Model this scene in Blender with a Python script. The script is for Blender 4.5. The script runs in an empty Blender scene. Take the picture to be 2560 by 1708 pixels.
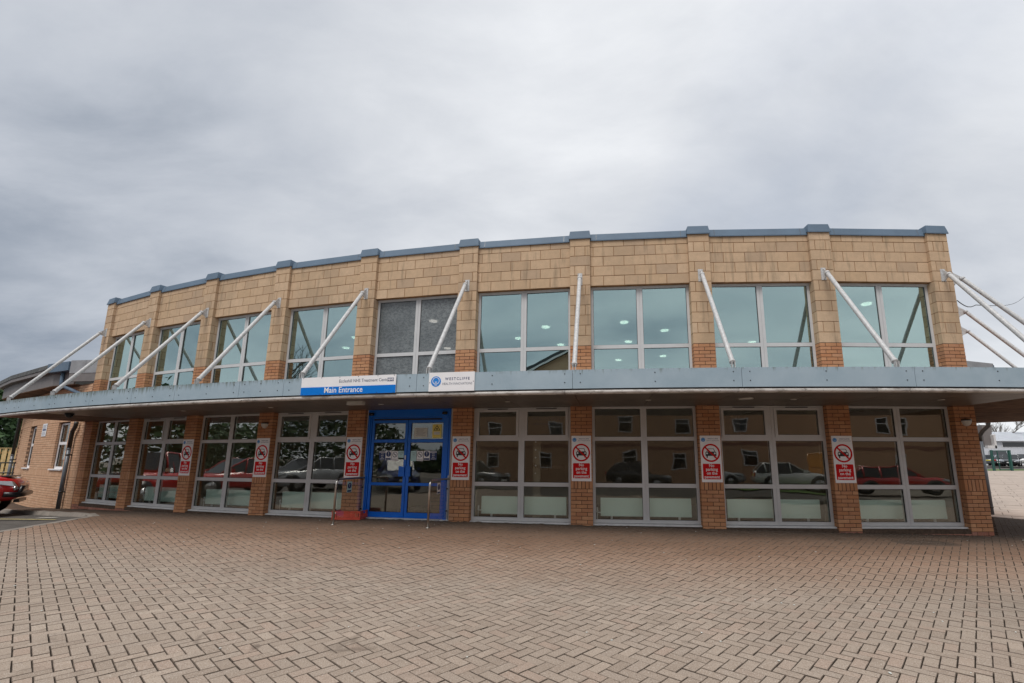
import bpy, bmesh, math, random
from mathutils import Matrix, Vector, noise as mnoise
random.seed(7)
R_ = math.radians
scene = bpy.context.scene
col = scene.collection

# ------------------------------------------------------------------ camera
CAMZ = 1.28
cam_d = bpy.data.cameras.new('camera')
cam_d.sensor_width = 36.0
cam_d.lens = 36.0 * 1172.08 / 2560
cam_d.shift_x = -(1378.27 - 1280) / 2560
cam_d.shift_y = (936.2 - 854) / 2560
cam_d.clip_start = 0.05
cam_d.clip_end = 3000
cam = bpy.data.objects.new('camera', cam_d)
col.objects.link(cam)
cam.matrix_world = Matrix.Translation((0, 0, CAMZ)) @ Matrix.Rotation(math.pi / 2 + 0.1828, 4, 'X') @ Matrix.Rotation(0.004, 4, 'Z')
scene.camera = cam

# ------------------------------------------------------------------ world: overcast sky
SUN_EL, SUN_AZ = R_(60), R_(205)      # azimuth clockwise from +Y
world = bpy.data.worlds.new('World')
scene.world = world
world.use_nodes = True
wn, wl = world.node_tree.nodes, world.node_tree.links
wn.clear()
def WN(t, **kw):
    n = wn.new(t)
    for k, v in kw.items(): setattr(n, k, v)
    return n
w_out = WN('ShaderNodeOutputWorld'); w_bg = WN('ShaderNodeBackground')
w_bg.inputs['Strength'].default_value = 0.1
wl.new(w_bg.outputs[0], w_out.inputs[0])
w_sky = WN('ShaderNodeTexSky', sky_type='NISHITA', sun_disc=False)
w_sky.sun_elevation = SUN_EL; w_sky.sun_rotation = SUN_AZ
w_tc = WN('ShaderNodeTexCoord'); w_sep = WN('ShaderNodeSeparateXYZ')
wl.new(w_tc.outputs['Generated'], w_sep.inputs[0])
def wmath(op, a, b=None, clamp=False):
    n = WN('ShaderNodeMath', operation=op); n.use_clamp = clamp
    for i, q in enumerate((a, b)):
        if q is None: continue
        if isinstance(q, (int, float)): n.inputs[i].default_value = q
        else: wl.new(q, n.inputs[i])
    return n.outputs[0]
zc = wmath('ADD', wmath('MAXIMUM', w_sep.outputs['Z'], 0.0), 0.30)
comb = WN('ShaderNodeCombineXYZ')
wl.new(wmath('DIVIDE', w_sep.outputs['X'], zc), comb.inputs[0])
wl.new(wmath('DIVIDE', w_sep.outputs['Y'], zc), comb.inputs[1])
def wnoise(scale, detail, rough, dist, rot, sc, loc=(0, 0, 0)):
    m = WN('ShaderNodeMapping'); m.inputs['Rotation'].default_value = (0, 0, rot)
    m.inputs['Scale'].default_value = sc; m.inputs['Location'].default_value = loc
    wl.new(comb.outputs[0], m.inputs[0])
    n = WN('ShaderNodeTexNoise'); n.inputs['Scale'].default_value = scale
    n.inputs['Detail'].default_value = detail; n.inputs['Roughness'].default_value = rough
    n.inputs['Distortion'].default_value = dist
    wl.new(m.outputs[0], n.inputs['Vector'])
    return n.outputs['Fac']
n1 = wnoise(0.85, 4, 0.50, 0.15, R_(-35), (0.75, 1.1, 1.0), (3.4, 2.3, 0))
n2 = wnoise(2.6, 9, 0.60, 0.25, R_(-35), (0.7, 1.35, 1.0), (0.4, 5.1, 0))
nsum = wmath('ADD', wmath('MULTIPLY', n1, 0.72), wmath('MULTIPLY', n2, 0.28))
# the cloud sheet is thicker to the west (left), thinner ahead
thick = wmath('MULTIPLY', w_sep.outputs['X'], 0.12)
nsum = wmath('ADD', nsum, thick)
# a thinner, brighter break in the sheet ahead
brk = WN('ShaderNodeVectorMath', operation='DOT_PRODUCT'); brk.inputs[1].default_value = (-.17, .80, .575)
wl.new(w_tc.outputs['Generated'], brk.inputs[0])
bk1 = WN('ShaderNodeMapRange', interpolation_type='SMOOTHSTEP')
for i_, q_ in enumerate((.88, .995, 0.0, .06)): bk1.inputs[i_ + 1].default_value = q_
wl.new(brk.outputs['Value'], bk1.inputs[0])
nsum = wmath('ADD', nsum, bk1.outputs[0])
ramp = WN('ShaderNodeValToRGB')
e = ramp.color_ramp.elements
e[0].position = 0.30; e[0].color = (1.75, 2.0, 2.4, 1)
e[1].position = 0.66; e[1].color = (5.5, 5.6, 5.75, 1)
m1 = e.new(0.42); m1.color = (3.15, 3.35, 3.7, 1)
m2 = e.new(0.53); m2.color = (4.15, 4.3, 4.55, 1)
wl.new(nsum, ramp.inputs[0])
gap = wnoise(0.9, 5, 0.5, 0.4, R_(60), (1.0, 0.5, 1.0), (8.0, 2.0, 0))
gapr = WN('ShaderNodeMapRange'); gapr.inputs[1].default_value = 0.60; gapr.inputs[2].default_value = 0.78
gapr.inputs[3].default_value = 0.04; gapr.inputs[4].default_value = 0.30
wl.new(gap, gapr.inputs[0])
w_mix = WN('ShaderNodeMix', data_type='RGBA')
wl.new(gapr.outputs[0], w_mix.inputs['Factor'])
wl.new(ramp.outputs[0], w_mix.inputs['A'])
wl.new(w_sky.outputs[0], w_mix.inputs['B'])
wl.new(w_mix.outputs['Result'], w_bg.inputs['Color'])

sun_d = bpy.data.lights.new('sun', 'SUN')
sun_d.energy = 1.5; sun_d.angle = R_(28); sun_d.color = (1.0, 0.965, 0.92)
sun = bpy.data.objects.new('sun', sun_d); col.objects.link(sun)
sd = Vector((math.sin(SUN_AZ) * math.cos(SUN_EL), math.cos(SUN_AZ) * math.cos(SUN_EL), math.sin(SUN_EL)))
sun.matrix_world = Matrix.Translation((-6, -10, 30)) @ (-sd).to_track_quat('-Z', 'Y').to_matrix().to_4x4()

vs = scene.view_settings
vs.view_transform = 'Standard'; vs.look = 'None'; vs.gamma = 1; vs.exposure = 0.76
vs.use_curve_mapping = False
scene.cycles.max_bounces = 7; scene.cycles.transparent_max_bounces = 16
scene.cycles.glossy_bounces = 4; scene.cycles.diffuse_bounces = 4
scene.cycles.use_denoising = True

# ------------------------------------------------------------------ materials
def new_mat(name):
    m = bpy.data.materials.new(name); m.use_nodes = True
    nt = m.node_tree; nt.nodes.clear()
    out = nt.nodes.new('ShaderNodeOutputMaterial')
    p = nt.nodes.new('ShaderNodeBsdfPrincipled')
    nt.links.new(p.outputs[0], out.inputs[0])
    return m, nt, p, out
def c4(c): return (c[0], c[1], c[2], 1.0)
def srgb(r, g, b):
    f = lambda u: (u / 255 / 12.92) if u / 255 <= 0.04045 else ((u / 255 + 0.055) / 1.055) ** 2.4
    return (f(r), f(g), f(b))
def nmix(nt, fac, a, b, blend='MIX'):
    n = nt.nodes.new('ShaderNodeMix'); n.data_type = 'RGBA'; n.blend_type = blend
    for sock, q in (('Factor', fac), ('A', a), ('B', b)):
        if isinstance(q, (int, float)): n.inputs[sock].default_value = q
        elif isinstance(q, tuple): n.inputs[sock].default_value = c4(q)
        else: nt.links.new(q, n.inputs[sock])
    return n.outputs['Result']
def nmath(nt, op, a, b=0.0, clamp=False):
    n = nt.nodes.new('ShaderNodeMath'); n.operation = op; n.use_clamp = clamp
    for i, q in enumerate((a, b)):
        if isinstance(q, (int, float)): n.inputs[i].default_value = q
        else: nt.links.new(q, n.inputs[i])
    return n.outputs[0]
def ntex(nt, scale, detail=4, rough=0.55, coord='Object', sc=(1, 1, 1), rot=(0, 0, 0), dist=0.0):
    if coord == 'World':
        g = nt.nodes.new('ShaderNodeNewGeometry'); src = g.outputs['Position']
    else:
        tc = nt.nodes.new('ShaderNodeTexCoord'); src = tc.outputs[coord]
    mp = nt.nodes.new('ShaderNodeMapping'); mp.inputs['Scale'].default_value = sc
    mp.inputs['Rotation'].default_value = rot
    nt.links.new(src, mp.inputs[0])
    n = nt.nodes.new('ShaderNodeTexNoise'); n.inputs['Scale'].default_value = scale
    n.inputs['Detail'].default_value = detail; n.inputs['Roughness'].default_value = rough
    n.inputs['Distortion'].default_value = dist
    nt.links.new(mp.outputs[0], n.inputs['Vector'])
    return n.outputs['Fac']
def nrange(nt, x, a, b, c=0.0, d=1.0):
    n = nt.nodes.new('ShaderNodeMapRange')
    for i, q in enumerate((a, b, c, d)): n.inputs[i + 1].default_value = q
    nt.links.new(x, n.inputs[0]); return n.outputs[0]
def bump(nt, p, h, strength, dist=0.01):
    b = nt.nodes.new('ShaderNodeBump'); b.inputs['Strength'].default_value = strength
    b.inputs['Distance'].default_value = dist
    nt.links.new(h, b.inputs['Height']); nt.links.new(b.outputs[0], p.inputs['Normal'])
def piece_random(nt):
    """one random number per piece, whether it is an object of its own or an island of a joined mesh"""
    oi = nt.nodes.new('ShaderNodeObjectInfo'); ge = nt.nodes.new('ShaderNodeNewGeometry')
    s = nmath(nt, 'ADD', oi.outputs['Random'], ge.outputs['Random Per Island'])
    return nmath(nt, 'FRACT', s)
def simple(name, colr, rough=0.5, metal=0.0, var=0.12, scale=6.0, spec=0.5, bmp=0.0, bscale=200):
    m, nt, p, o = new_mat(name)
    f = ntex(nt, scale, 5, 0.6, 'World')
    a = tuple(min(1, x * (1 - var)) for x in colr); b = tuple(min(1, x * (1 + var)) for x in colr)
    nt.links.new(nmix(nt, nrange(nt, f, 0.3, 0.7), a, b), p.inputs['Base Color'])
    p.inputs['Roughness'].default_value = rough; p.inputs['Metallic'].default_value = metal
    p.inputs['Specular IOR Level'].default_value = spec
    if bmp: bump(nt, p, ntex(nt, bscale, 3, 0.5, 'World'), bmp, 0.002)
    return m
def masonry(name, cols, speck, speck_s, stain, rough=0.9, spk_amt=0.5, bmp=0.5, streak=0.0):
    m, nt, p, o = new_mat(name)
    r = piece_random(nt)
    ra = nt.nodes.new('ShaderNodeValToRGB'); ra.color_ramp.interpolation = 'LINEAR'
    el = ra.color_ramp.elements
    while len(el) > 1: el.remove(el[0])
    el[0].position = 0; el[0].color = c4(cols[0])
    for i, c in enumerate(cols[1:]):
        x = el.new((i + 1) / (len(cols) - 1)); x.color = c4(c)
    nt.links.new(r, ra.inputs[0])
    base = ra.outputs[0]
    sp = ntex(nt, speck_s, 2, 0.6, 'World')
    base = nmix(nt, nmath(nt, 'MULTIPLY', nrange(nt, sp, 0.56, 0.72), spk_amt), base, speck)
    md = ntex(nt, 9, 5, 0.6, 'World')
    base = nmix(nt, nrange(nt, md, 0.35, 0.75, 0, 0.35), base, stain)
    big = ntex(nt, 0.9, 6, 0.62, 'World', (1, 1, 0.7), dist=0.6)
    base = nmix(nt, nrange(nt, big, 0.50, 0.72, 0, 0.5), base, stain)
    if streak:
        stn = ntex(nt, 5.0, 5, 0.62, 'World', (1.6, 1.6, 0.16), dist=0.2)
        base = nmix(nt, nrange(nt, stn, 0.56, 0.74, 0, streak), base, tuple(x * 0.75 for x in stain))
    nt.links.new(base, p.inputs['Base Color'])
    p.inputs['Roughness'].default_value = rough; p.inputs['Specular IOR Level'].default_value = 0.25
    bump(nt, p, nmath(nt, 'ADD', sp, nmath(nt, 'MULTIPLY', md, 0.6)), bmp, 0.004)
    return m

M = {}
M['brick'] = masonry('orange_brick', [(.44, .195, .092), (.53, .265, .135), (.48, .23, .112), (.58, .31, .165), (.45, .205, .105), (.53, .28, .155)],
                     (.16, .075, .045), 170, (.30, .15, .09), 0.88, 0.5, 0.6)
M['redbrick'] = masonry('red_plinth_brick', [(.27, .105, .07), (.33, .13, .085), (.24, .095, .065), (.36, .16, .115)],
                        (.42, .32, .27), 60, (.30, .20, .16), 0.88, 0.35, 0.5)
M['stone'] = masonry('buff_stone', [(.53, .37, .232), (.58, .41, .268), (.55, .39, .255), (.61, .44, .295), (.52, .36, .228), (.47, .34, .235)],
                     (.33, .235, .14), 90, (.34, .255, .17), 0.92, 0.55, 0.6, 0.75)
M['mortar_b'] = simple('brown_mortar', (.085, .06, .045), 0.95, var=.3, scale=20, spec=.15)
M['mortar_s'] = simple('stone_mortar', (.25, .135, .065), 0.95, var=.35, scale=9, spec=.15)
M['wingmortar'] = simple('wing_mortar', (.24, .15, .10), 0.95, var=.3, scale=20, spec=.15)
M['wingbrick'] = masonry('buff_orange_brick', [(.60, .37, .23), (.64, .41, .265), (.58, .35, .215), (.67, .44, .29), (.55, .32, .195)],
                         (.30, .17, .11), 170, (.50, .30, .19), 0.88, 0.4, 0.6)
# paving
def paver_mat():
    m, nt, p, o = new_mat('concrete_block_paving')
    r = piece_random(nt)
    ra = nt.nodes.new('ShaderNodeValToRGB'); el = ra.color_ramp.elements
    el[0].position = 0; el[0].color = c4((.295, .232, .182)); el[1].position = 1; el[1].color = c4((.385, .312, .248))
    x = el.new(.4); x.color = c4((.35, .28, .222)); x = el.new(.7); x.color = c4((.325, .262, .21))
    x = el.new(.85); x.color = c4((.35, .262, .205))
    nt.links.new(r, ra.inputs[0]); base = ra.outputs[0]
    sp = ntex(nt, 120, 3, 0.65, 'World')
    base = nmix(nt, nrange(nt, sp, 0.55, 0.70, 0, .75), base, (.66, .60, .53))
    sp2 = ntex(nt, 95, 3, 0.65, 'World', rot=(0, 0, 1.0))
    base = nmix(nt, nrange(nt, sp2, 0.55, 0.68, 0, .8), base, (.13, .095, .075))
    # large soft damp / worn areas
    big = ntex(nt, 0.45, 6, 0.6, 'World', dist=0.5)
    base = nmix(nt, nrange(nt, big, 0.42, 0.70, 0, .38), base, (.23, .175, .135))
    sc_ = ntex(nt, 3.2, 6, 0.65, 'World', dist=0.8)
    base = nmix(nt, nrange(nt, sc_, 0.58, 0.74, 0, .4), base, (.17, .13, .10))
    oil = ntex(nt, 2.1, 3, 0.5, 'World', rot=(0, 0, .7), dist=1.2)
    base = nmix(nt, nrange(nt, oil, 0.66, 0.76, 0, .6), base, (.12, .092, .072))
    # pavers that no rain reaches keep their red-brown grime, canopy shade painted in: distance from the arc of the building
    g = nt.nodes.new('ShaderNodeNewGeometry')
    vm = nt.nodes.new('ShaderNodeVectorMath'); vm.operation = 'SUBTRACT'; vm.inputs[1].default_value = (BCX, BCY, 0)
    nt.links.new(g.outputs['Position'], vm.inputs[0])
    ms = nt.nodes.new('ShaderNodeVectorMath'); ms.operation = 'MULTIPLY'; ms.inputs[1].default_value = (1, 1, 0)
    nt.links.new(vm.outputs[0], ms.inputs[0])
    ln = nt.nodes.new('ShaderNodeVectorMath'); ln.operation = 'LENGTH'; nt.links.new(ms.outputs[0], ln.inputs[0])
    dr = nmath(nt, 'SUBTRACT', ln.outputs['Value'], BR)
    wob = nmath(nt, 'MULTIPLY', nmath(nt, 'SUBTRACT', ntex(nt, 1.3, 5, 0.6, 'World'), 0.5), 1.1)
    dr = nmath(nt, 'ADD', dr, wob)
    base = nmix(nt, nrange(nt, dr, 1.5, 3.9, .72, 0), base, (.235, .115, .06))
    base = nmix(nt, nrange(nt, dr, 0.6, 2.3, .80, 0), base, (.085, .058, .042))  # dirt together with the canopy's shade, put into the colour
    # the wet, mossy corner on the right
    cd = nt.nodes.new('ShaderNodeVectorMath'); cd.operation = 'DISTANCE'; cd.inputs[1].default_value = (5.4, 4.95, -.2)
    nt.links.new(g.outputs['Position'], cd.inputs[0])
    base = nmix(nt, nrange(nt, dr, 0.0, 0.75, .75, 0), base, (.045, .034, .026))  # same dark band, deepened along the wall foot
    wet = nmath(nt, 'ADD', cd.outputs['Value'], nmath(nt, 'MULTIPLY', wob, .8))
    base = nmix(nt, nrange(nt, wet, .35, 1.6, .45, 0), base, (.15, .125, .10))
    # long damp stain in the dip before the rightmost window
    sv = nt.nodes.new('ShaderNodeVectorMath'); sv.operation = 'MULTIPLY_ADD'; sv.inputs[1].default_value = (1, 2.6, 0); sv.inputs[2].default_value = (-6.45, -8.42 * 2.6, 0)
    nt.links.new(g.outputs['Position'], sv.inputs[0])
    sl = nt.nodes.new('ShaderNodeVectorMath'); sl.operation = 'LENGTH'; nt.links.new(sv.outputs[0], sl.inputs[0])
    sd2 = nmath(nt, 'ADD', sl.outputs['Value'], nmath(nt, 'MULTIPLY', wob, .35))
    base = nmix(nt, nrange(nt, sd2, .42, .62, .7, 0), base, (.05, .038, .03))
    nt.links.new(base, p.inputs['Base Color'])
    p.inputs['Roughness'].default_value = 0.9; p.inputs['Specular IOR Level'].default_value = .25
    bump(nt, p, nmath(nt, 'ADD', sp, sp2), .5, .004)
    return m
BCX, BCY, BR = 6.1626, 52.9036, 43.6261
A0, DA = -0.4778, 0.0584
q_ = None
A0, DA = -0.47784, 0.05839
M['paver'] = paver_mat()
M['paver_edge'] = simple('grimy_paver_arris', (.14, .11, .088), 0.98, var=.45, scale=14, spec=.1)
M['joint'] = simple('joint_sand', (.030, .024, .019), 0.98, var=.4, scale=30, spec=.1)
M['asphalt'] = simple('asphalt', (.105, .095, .085), 0.92, var=.3, scale=3, spec=.2, bmp=.6, bscale=120)
M['kerb'] = simple('concrete_kerb', (.23, .20, .17), 0.9, var=.22, scale=5, bmp=.3)
M['slab'] = simple('concrete_flags', (.40, .325, .27), 0.9, var=.14, scale=1.3, bmp=.3)
M['grass'] = simple('mown_grass', (.085, .16, .028), 0.95, var=.4, scale=4)
M['plainground'] = simple('plain_ground', (.17, .15, .125), 0.95, var=.25, scale=.6)

def fascia_mat():
    m, nt, p, o = new_mat('weathered_grey_fascia')
    g = nt.nodes.new('ShaderNodeNewGeometry'); se = nt.nodes.new('ShaderNodeSeparateXYZ')
    nt.links.new(g.outputs['Position'], se.inputs[0])
    f = ntex(nt, 2.0, 5, .6, 'World')
    base = nmix(nt, nrange(nt, f, .3, .7), (.275, .36, .42), (.345, .43, .49))
    # algae running down from the top edge, heavier to the left
    st = ntex(nt, 7.0, 5, .7, 'World', (2.2, 2.2, .10), dist=.1)
    hz = nrange(nt, se.outputs['Z'], 2.58, 2.83, 0, .42)
    lx = nrange(nt, se.outputs['X'], -2.5, -9, 0.0, .17)
    v = nmath(nt, 'ADD', nmath(nt, 'ADD', st, hz), lx)
    base = nmix(nt, nrange(nt, v, .88, 1.12, 0, .85), base, (.085, .095, .055))
    nt.links.new(base, p.inputs['Base Color']); p.inputs['Roughness'].default_value = .45
    return m
M['fascia'] = fascia_mat()
M['coping'] = simple('slate_blue_metal', (.115, .165, .225), .6, 0.0, .1, 2, spec=.25)
def trim_mat():
    m, nt, p, o = new_mat('peeling_grey_trim')
    f = ntex(nt, 5, 6, .65, 'World', (1, 1, 3))
    base = nmix(nt, nrange(nt, f, .48, .62), (.52, .49, .46), (.30, .27, .245))
    f2 = ntex(nt, 14, 5, .7, 'World', (1, 1, 2))
    base = nmix(nt, nrange(nt, f2, .60, .68, 0, .9), base, (.10, .085, .07))
    nt.links.new(base, p.inputs['Base Color']); p.inputs['Roughness'].default_value = .4
    return m
M['trim'] = trim_mat()
M['soffit'] = simple('dark_soffit_panel', (.12, .10, .085), .42, 0, .3, 2.5, spec=.35)
M['soffitb'] = simple('brown_soffit_board', (.17, .115, .082), .9, 0, .35, 3, spec=.12)
M['frame'] = simple('grey_powder_coat', (.54, .54, .54), .45, 0, .05, 3)
M['sill'] = simple('pale_sill', (.62, .62, .62), .4, 0, .12, 6)
M['gasket'] = simple('black_gasket', (.012, .012, .013), .5)
def strut_mat():
    m, nt, p, o = new_mat('white_painted_steel')
    f = ntex(nt, 22, 5, .65, 'World')
    base = nmix(nt, nrange(nt, f, .35, .7), (.59, .59, .59), (.40, .40, .395))
    f2 = ntex(nt, 55, 3, .6, 'World')
    base = nmix(nt, nrange(nt, f2, .68, .74, 0, .9), base, (.16, .12, .09))
    nt.links.new(base, p.inputs['Base Color']); p.inputs['Roughness'].default_value = .45
    return m
M['strut'] = strut_mat()
M['steel'] = simple('galvanised_steel', (.40, .40, .41), .4, .6, .15, 20)
M['stainless'] = simple('stainless_steel', (.55, .52, .48), .28, 1.0, .1, 8)
M['blue'] = simple('bright_blue_gloss', (.0, .125, .60), .3, 0, .05, 3)
M['sign_white'] = simple('sign_white', (.80, .79, .80), .35, 0, .03, 3)
M['sign_red'] = simple('sign_red', (.56, .008, .010), .6, 0, .04, 3, spec=.12)
M['sign_black'] = simple('sign_black', (.012, .012, .014), .4)
M['nhsblue'] = simple('sign_blue', (.0, .165, .60), .55, 0, .03, 3, spec=.2)
M['navy'] = simple('navy_print', (.012, .035, .13), .4)
M['greytext'] = simple('grey_print', (.12, .14, .19), .4)
M['logoblue'] = simple('logo_blue', (.015, .21, .62), .4)
M['paleaqua'] = simple('pale_aqua_print', (.42, .62, .62), .4)
M['yellow'] = simple('yellow_print', (.75, .62, .15), .5)
M['paper'] = simple('paper_notice', (.62, .64, .60), .7)
M['radiator'] = simple('radiator_enamel', (.74, .93, .88), .35, 0, .03, 2)
M['pipe'] = simple('dark_grey_pvc', (.10, .115, .135), .35, 0, .12, 8)
M['pipeblack'] = simple('mouldy_pvc', (.03, .028, .025), .5, 0, .4, 18)
M['cratered'] = simple('faded_red_plastic', (.55, .075, .045), .45, 0, .15, 20)
M['lampglass'] = simple('frosted_lens', (.50, .49, .46), .3, 0, .05)
M['blackplastic'] = simple('black_plastic', (.01, .01, .012), .3)
M['inwall'] = simple('cream_interior_wall', (.30, .26, .20), .9, 0, .06, 1)
M['inceil'] = simple('white_ceiling', (.62, .62, .60), .9, 0, .03, 1)
M['infloor'] = simple('dark_carpet', (.07, .065, .06), .95, 0, .2, 4)
M['wood'] = simple('pale_new_timber', (.56, .40, .19), .75, 0, .22, 7)
M['bark'] = simple('bark', (.085, .07, .05), .95, 0, .3, 12)
M['whiteclad'] = simple('white_ribbed_cladding', (.62, .63, .66), .5, 0, .06, 1)
M['whiteroof'] = simple('pale_ribbed_roof', (.68, .70, .73), .45, 0, .05, 1)
M['greengate'] = simple('dark_green_steel', (.01, .07, .055), .4)
M['roofgrey'] = simple('grey_lead_panels', (.27, .275, .285), .5, 0, .18, 4)
M['gutter'] = simple('mossy_dark_gutter', (.085, .085, .08), .6, 0, .5, 6)
M['wfascia'] = simple('grey_eaves_fascia', (.17, .155, .15), .6, 0, .12, 4)
M['cable'] = simple('black_cable', (.015, .015, .015), .6)
M['tyre'] = simple('rubber', (.018, .018, .018), .85, 0, .2, 30)
M['rim'] = simple('alloy_rim', (.45, .45, .46), .3, .9)
M['chrome'] = simple('chrome', (.75, .75, .76), .12, 1.0)
M['headlight'] = simple('headlight_lens', (.42, .44, .46), .08, .3)
M['taillight'] = simple('tail_lamp_red', (.45, .01, .01), .15)
M['plate'] = simple('number_plate_white', (.75, .75, .72), .4)
M['plateY'] = simple('number_plate_yellow', (.75, .6, .05), .4)
M['carwin'] = simple('car_glass', (.02, .023, .026), .06)
M['roadyellow'] = simple('worn_yellow_paint', (.42, .34, .12), .85, 0, .3, 9)
M['roadwhite'] = simple('worn_white_paint', (.60, .58, .54), .85, 0, .2, 9)
M['slate'] = simple('slate_roof', (.055, .058, .065), .6, 0, .2, 3)
def carpaint(name, c):
    m, nt, p, o = new_mat(name)
    p.inputs['Base Color'].default_value = c4(c); p.inputs['Roughness'].default_value = .3
    p.inputs['Coat Weight'].default_value = 1.0; p.inputs['Coat Roughness'].default_value = .04
    f = ntex(nt, 1.5, 4, .6, 'World')
    nt.links.new(nrange(nt, f, .3, .8, .25, .42), p.inputs['Roughness'])
    return m
M['car_red'] = carpaint('red_car_paint', (.50, .008, .010))
M['car_silver'] = carpaint('silver_car_paint', (.42, .43, .45))
M['car_white'] = carpaint('white_car_paint', (.72, .72, .70))
M['car_black'] = carpaint('black_car_paint', (.012, .013, .016))
M['car_blue'] = carpaint('blue_car_paint', (.012, .035, .16))
M['car_grey'] = carpaint('grey_car_paint', (.09, .10, .11))
M['car_orange'] = carpaint('orange_van_paint', (.70, .27, .03))

def glass_mat(name, tint, refl_tint, r0, r1, rough=0.0, wave=0.0):
    """thin tinted pane: part mirror, part see-through, more mirror at a flat angle"""
    m = bpy.data.materials.new(name); m.use_nodes = True
    nt = m.node_tree; nt.nodes.clear()
    out = nt.nodes.new('ShaderNodeOutputMaterial')
    tr = nt.nodes.new('ShaderNodeBsdfTransparent'); tr.inputs[0].default_value = c4(tint)
    gl = nt.nodes.new('ShaderNodeBsdfGlossy'); gl.inputs[0].default_value = c4(refl_tint); gl.inputs['Roughness'].default_value = rough
    lw = nt.nodes.new('ShaderNodeLayerWeight'); lw.inputs[0].default_value = .35
    fac = nrange(nt, lw.outputs['Facing'], 0, 1, r0, r1)
    mx = nt.nodes.new('ShaderNodeMixShader')
    nt.links.new(fac, mx.inputs[0]); nt.links.new(tr.outputs[0], mx.inputs[1]); nt.links.new(gl.outputs[0], mx.inputs[2])
    nt.links.new(mx.outputs[0], out.inputs[0])
    if wave:
        b = nt.nodes.new('ShaderNodeBump'); b.inputs['Strength'].default_value = wave; b.inputs['Distance'].default_value = .01
        nt.links.new(ntex(nt, 1.1, 2, .5, 'World'), b.inputs['Height']); nt.links.new(b.outputs[0], gl.inputs['Normal'])
    return m
M['glass_up'] = glass_mat('teal_mirror_glazing', (.62, .74, .70), (.64, .80, .775), .55, .85, 0, .16)
M['glass_low'] = glass_mat('clear_glazing', (.94, .965, .94), (.84, .83, .79), .075, .50, 0, .30)
M['guardglass'] = glass_mat('clear_guard_glass', (.95, .97, .97), (.9, .9, .9), .03, .22)
def obscure_mat():
    m, nt, p, o = new_mat('mottled_obscure_glass')
    f = ntex(nt, 15, 4, .65, 'World', (1, 1, 1.6), (0, .6, 0), dist=.9)
    g = ntex(nt, 1.1, 3, .5, 'World')
    base = nmix(nt, nrange(nt, g, .35, .65), (.17, .19, .198), (.27, .295, .30))
    base = nmix(nt, nrange(nt, f, .44, .58, 0, .6), base, (.06, .07, .074))
    nt.links.new(base, p.inputs['Base Color']); p.inputs['Roughness'].default_value = .30
    p.inputs['Specular IOR Level'].default_value = .8
    bump(nt, p, f, .35, .004)
    tr = nt.nodes.new('ShaderNodeBsdfTransparent'); mx = nt.nodes.new('ShaderNodeMixShader'); mx.inputs[0].default_value = .26
    nt.links.new(p.outputs[0], mx.inputs[1]); nt.links.new(tr.outputs[0], mx.inputs[2]); nt.links.new(mx.outputs[0], o.inputs[0])
    return m
M['obscure'] = obscure_mat()
def emis(name, c, s):
    m = bpy.data.materials.new(name); m.use_nodes = True; nt = m.node_tree; nt.nodes.clear()
    out = nt.nodes.new('ShaderNodeOutputMaterial'); e_ = nt.nodes.new('ShaderNodeEmission')
    e_.inputs[0].default_value = c4(c); e_.inputs[1].default_value = s
    nt.links.new(e_.outputs[0], out.inputs[0]); return m
M['lamp'] = emis('lit_downlight', (1, .95, .84), 2.4)
M['lamplow'] = emis('lit_ceiling_panel', (1, .9, .72), 2.2)

# ------------------------------------------------------------------ objects and hierarchy
WM = {}
CH = {}
def link(name, data, Mw=None, parent=None, **props):
    o = bpy.data.objects.new(name, data); col.objects.link(o)
    Mw = Mw if Mw is not None else Matrix.Identity(4)
    WM[o] = Mw
    if parent is not None:
        o.parent = parent; o.matrix_basis = WM[parent].inverted() @ Mw
        CH.setdefault(parent.name, []).append(o)
    else:
        o.matrix_basis = Mw
    for k, v in props.items(): o[k] = v
    return o
def thing(name, label, cat, loc=(0, 0, 0), rz=0, group=None):
    o = link(name, None, Matrix.Translation(loc) @ Matrix.Rotation(rz, 4, 'Z'))
    o.empty_display_size = .2
    o['label'] = label; o['category'] = cat
    if group: o['group'] = group
    return o
def tag(o, label, cat, group=None):
    o['label'] = label; o['category'] = cat
    if group: o['group'] = group
    return o
def copy_tree(o, Mw, parent=None, label=None):
    c = o.copy(); col.objects.link(c); WM[c] = Mw
    if parent is None: c.parent = None; c.matrix_basis = Mw
    else: c.parent = parent; c.matrix_basis = WM[parent].inverted() @ Mw
    c.matrix_parent_inverse = Matrix.Identity(4)
    if label: c['label'] = label
    for ch in KIDS(o): copy_tree(ch, Mw @ (WM[o].inverted() @ WM[ch]), c)
    return c
def KIDS(o): return list(CH.get(o.name, []))

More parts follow.
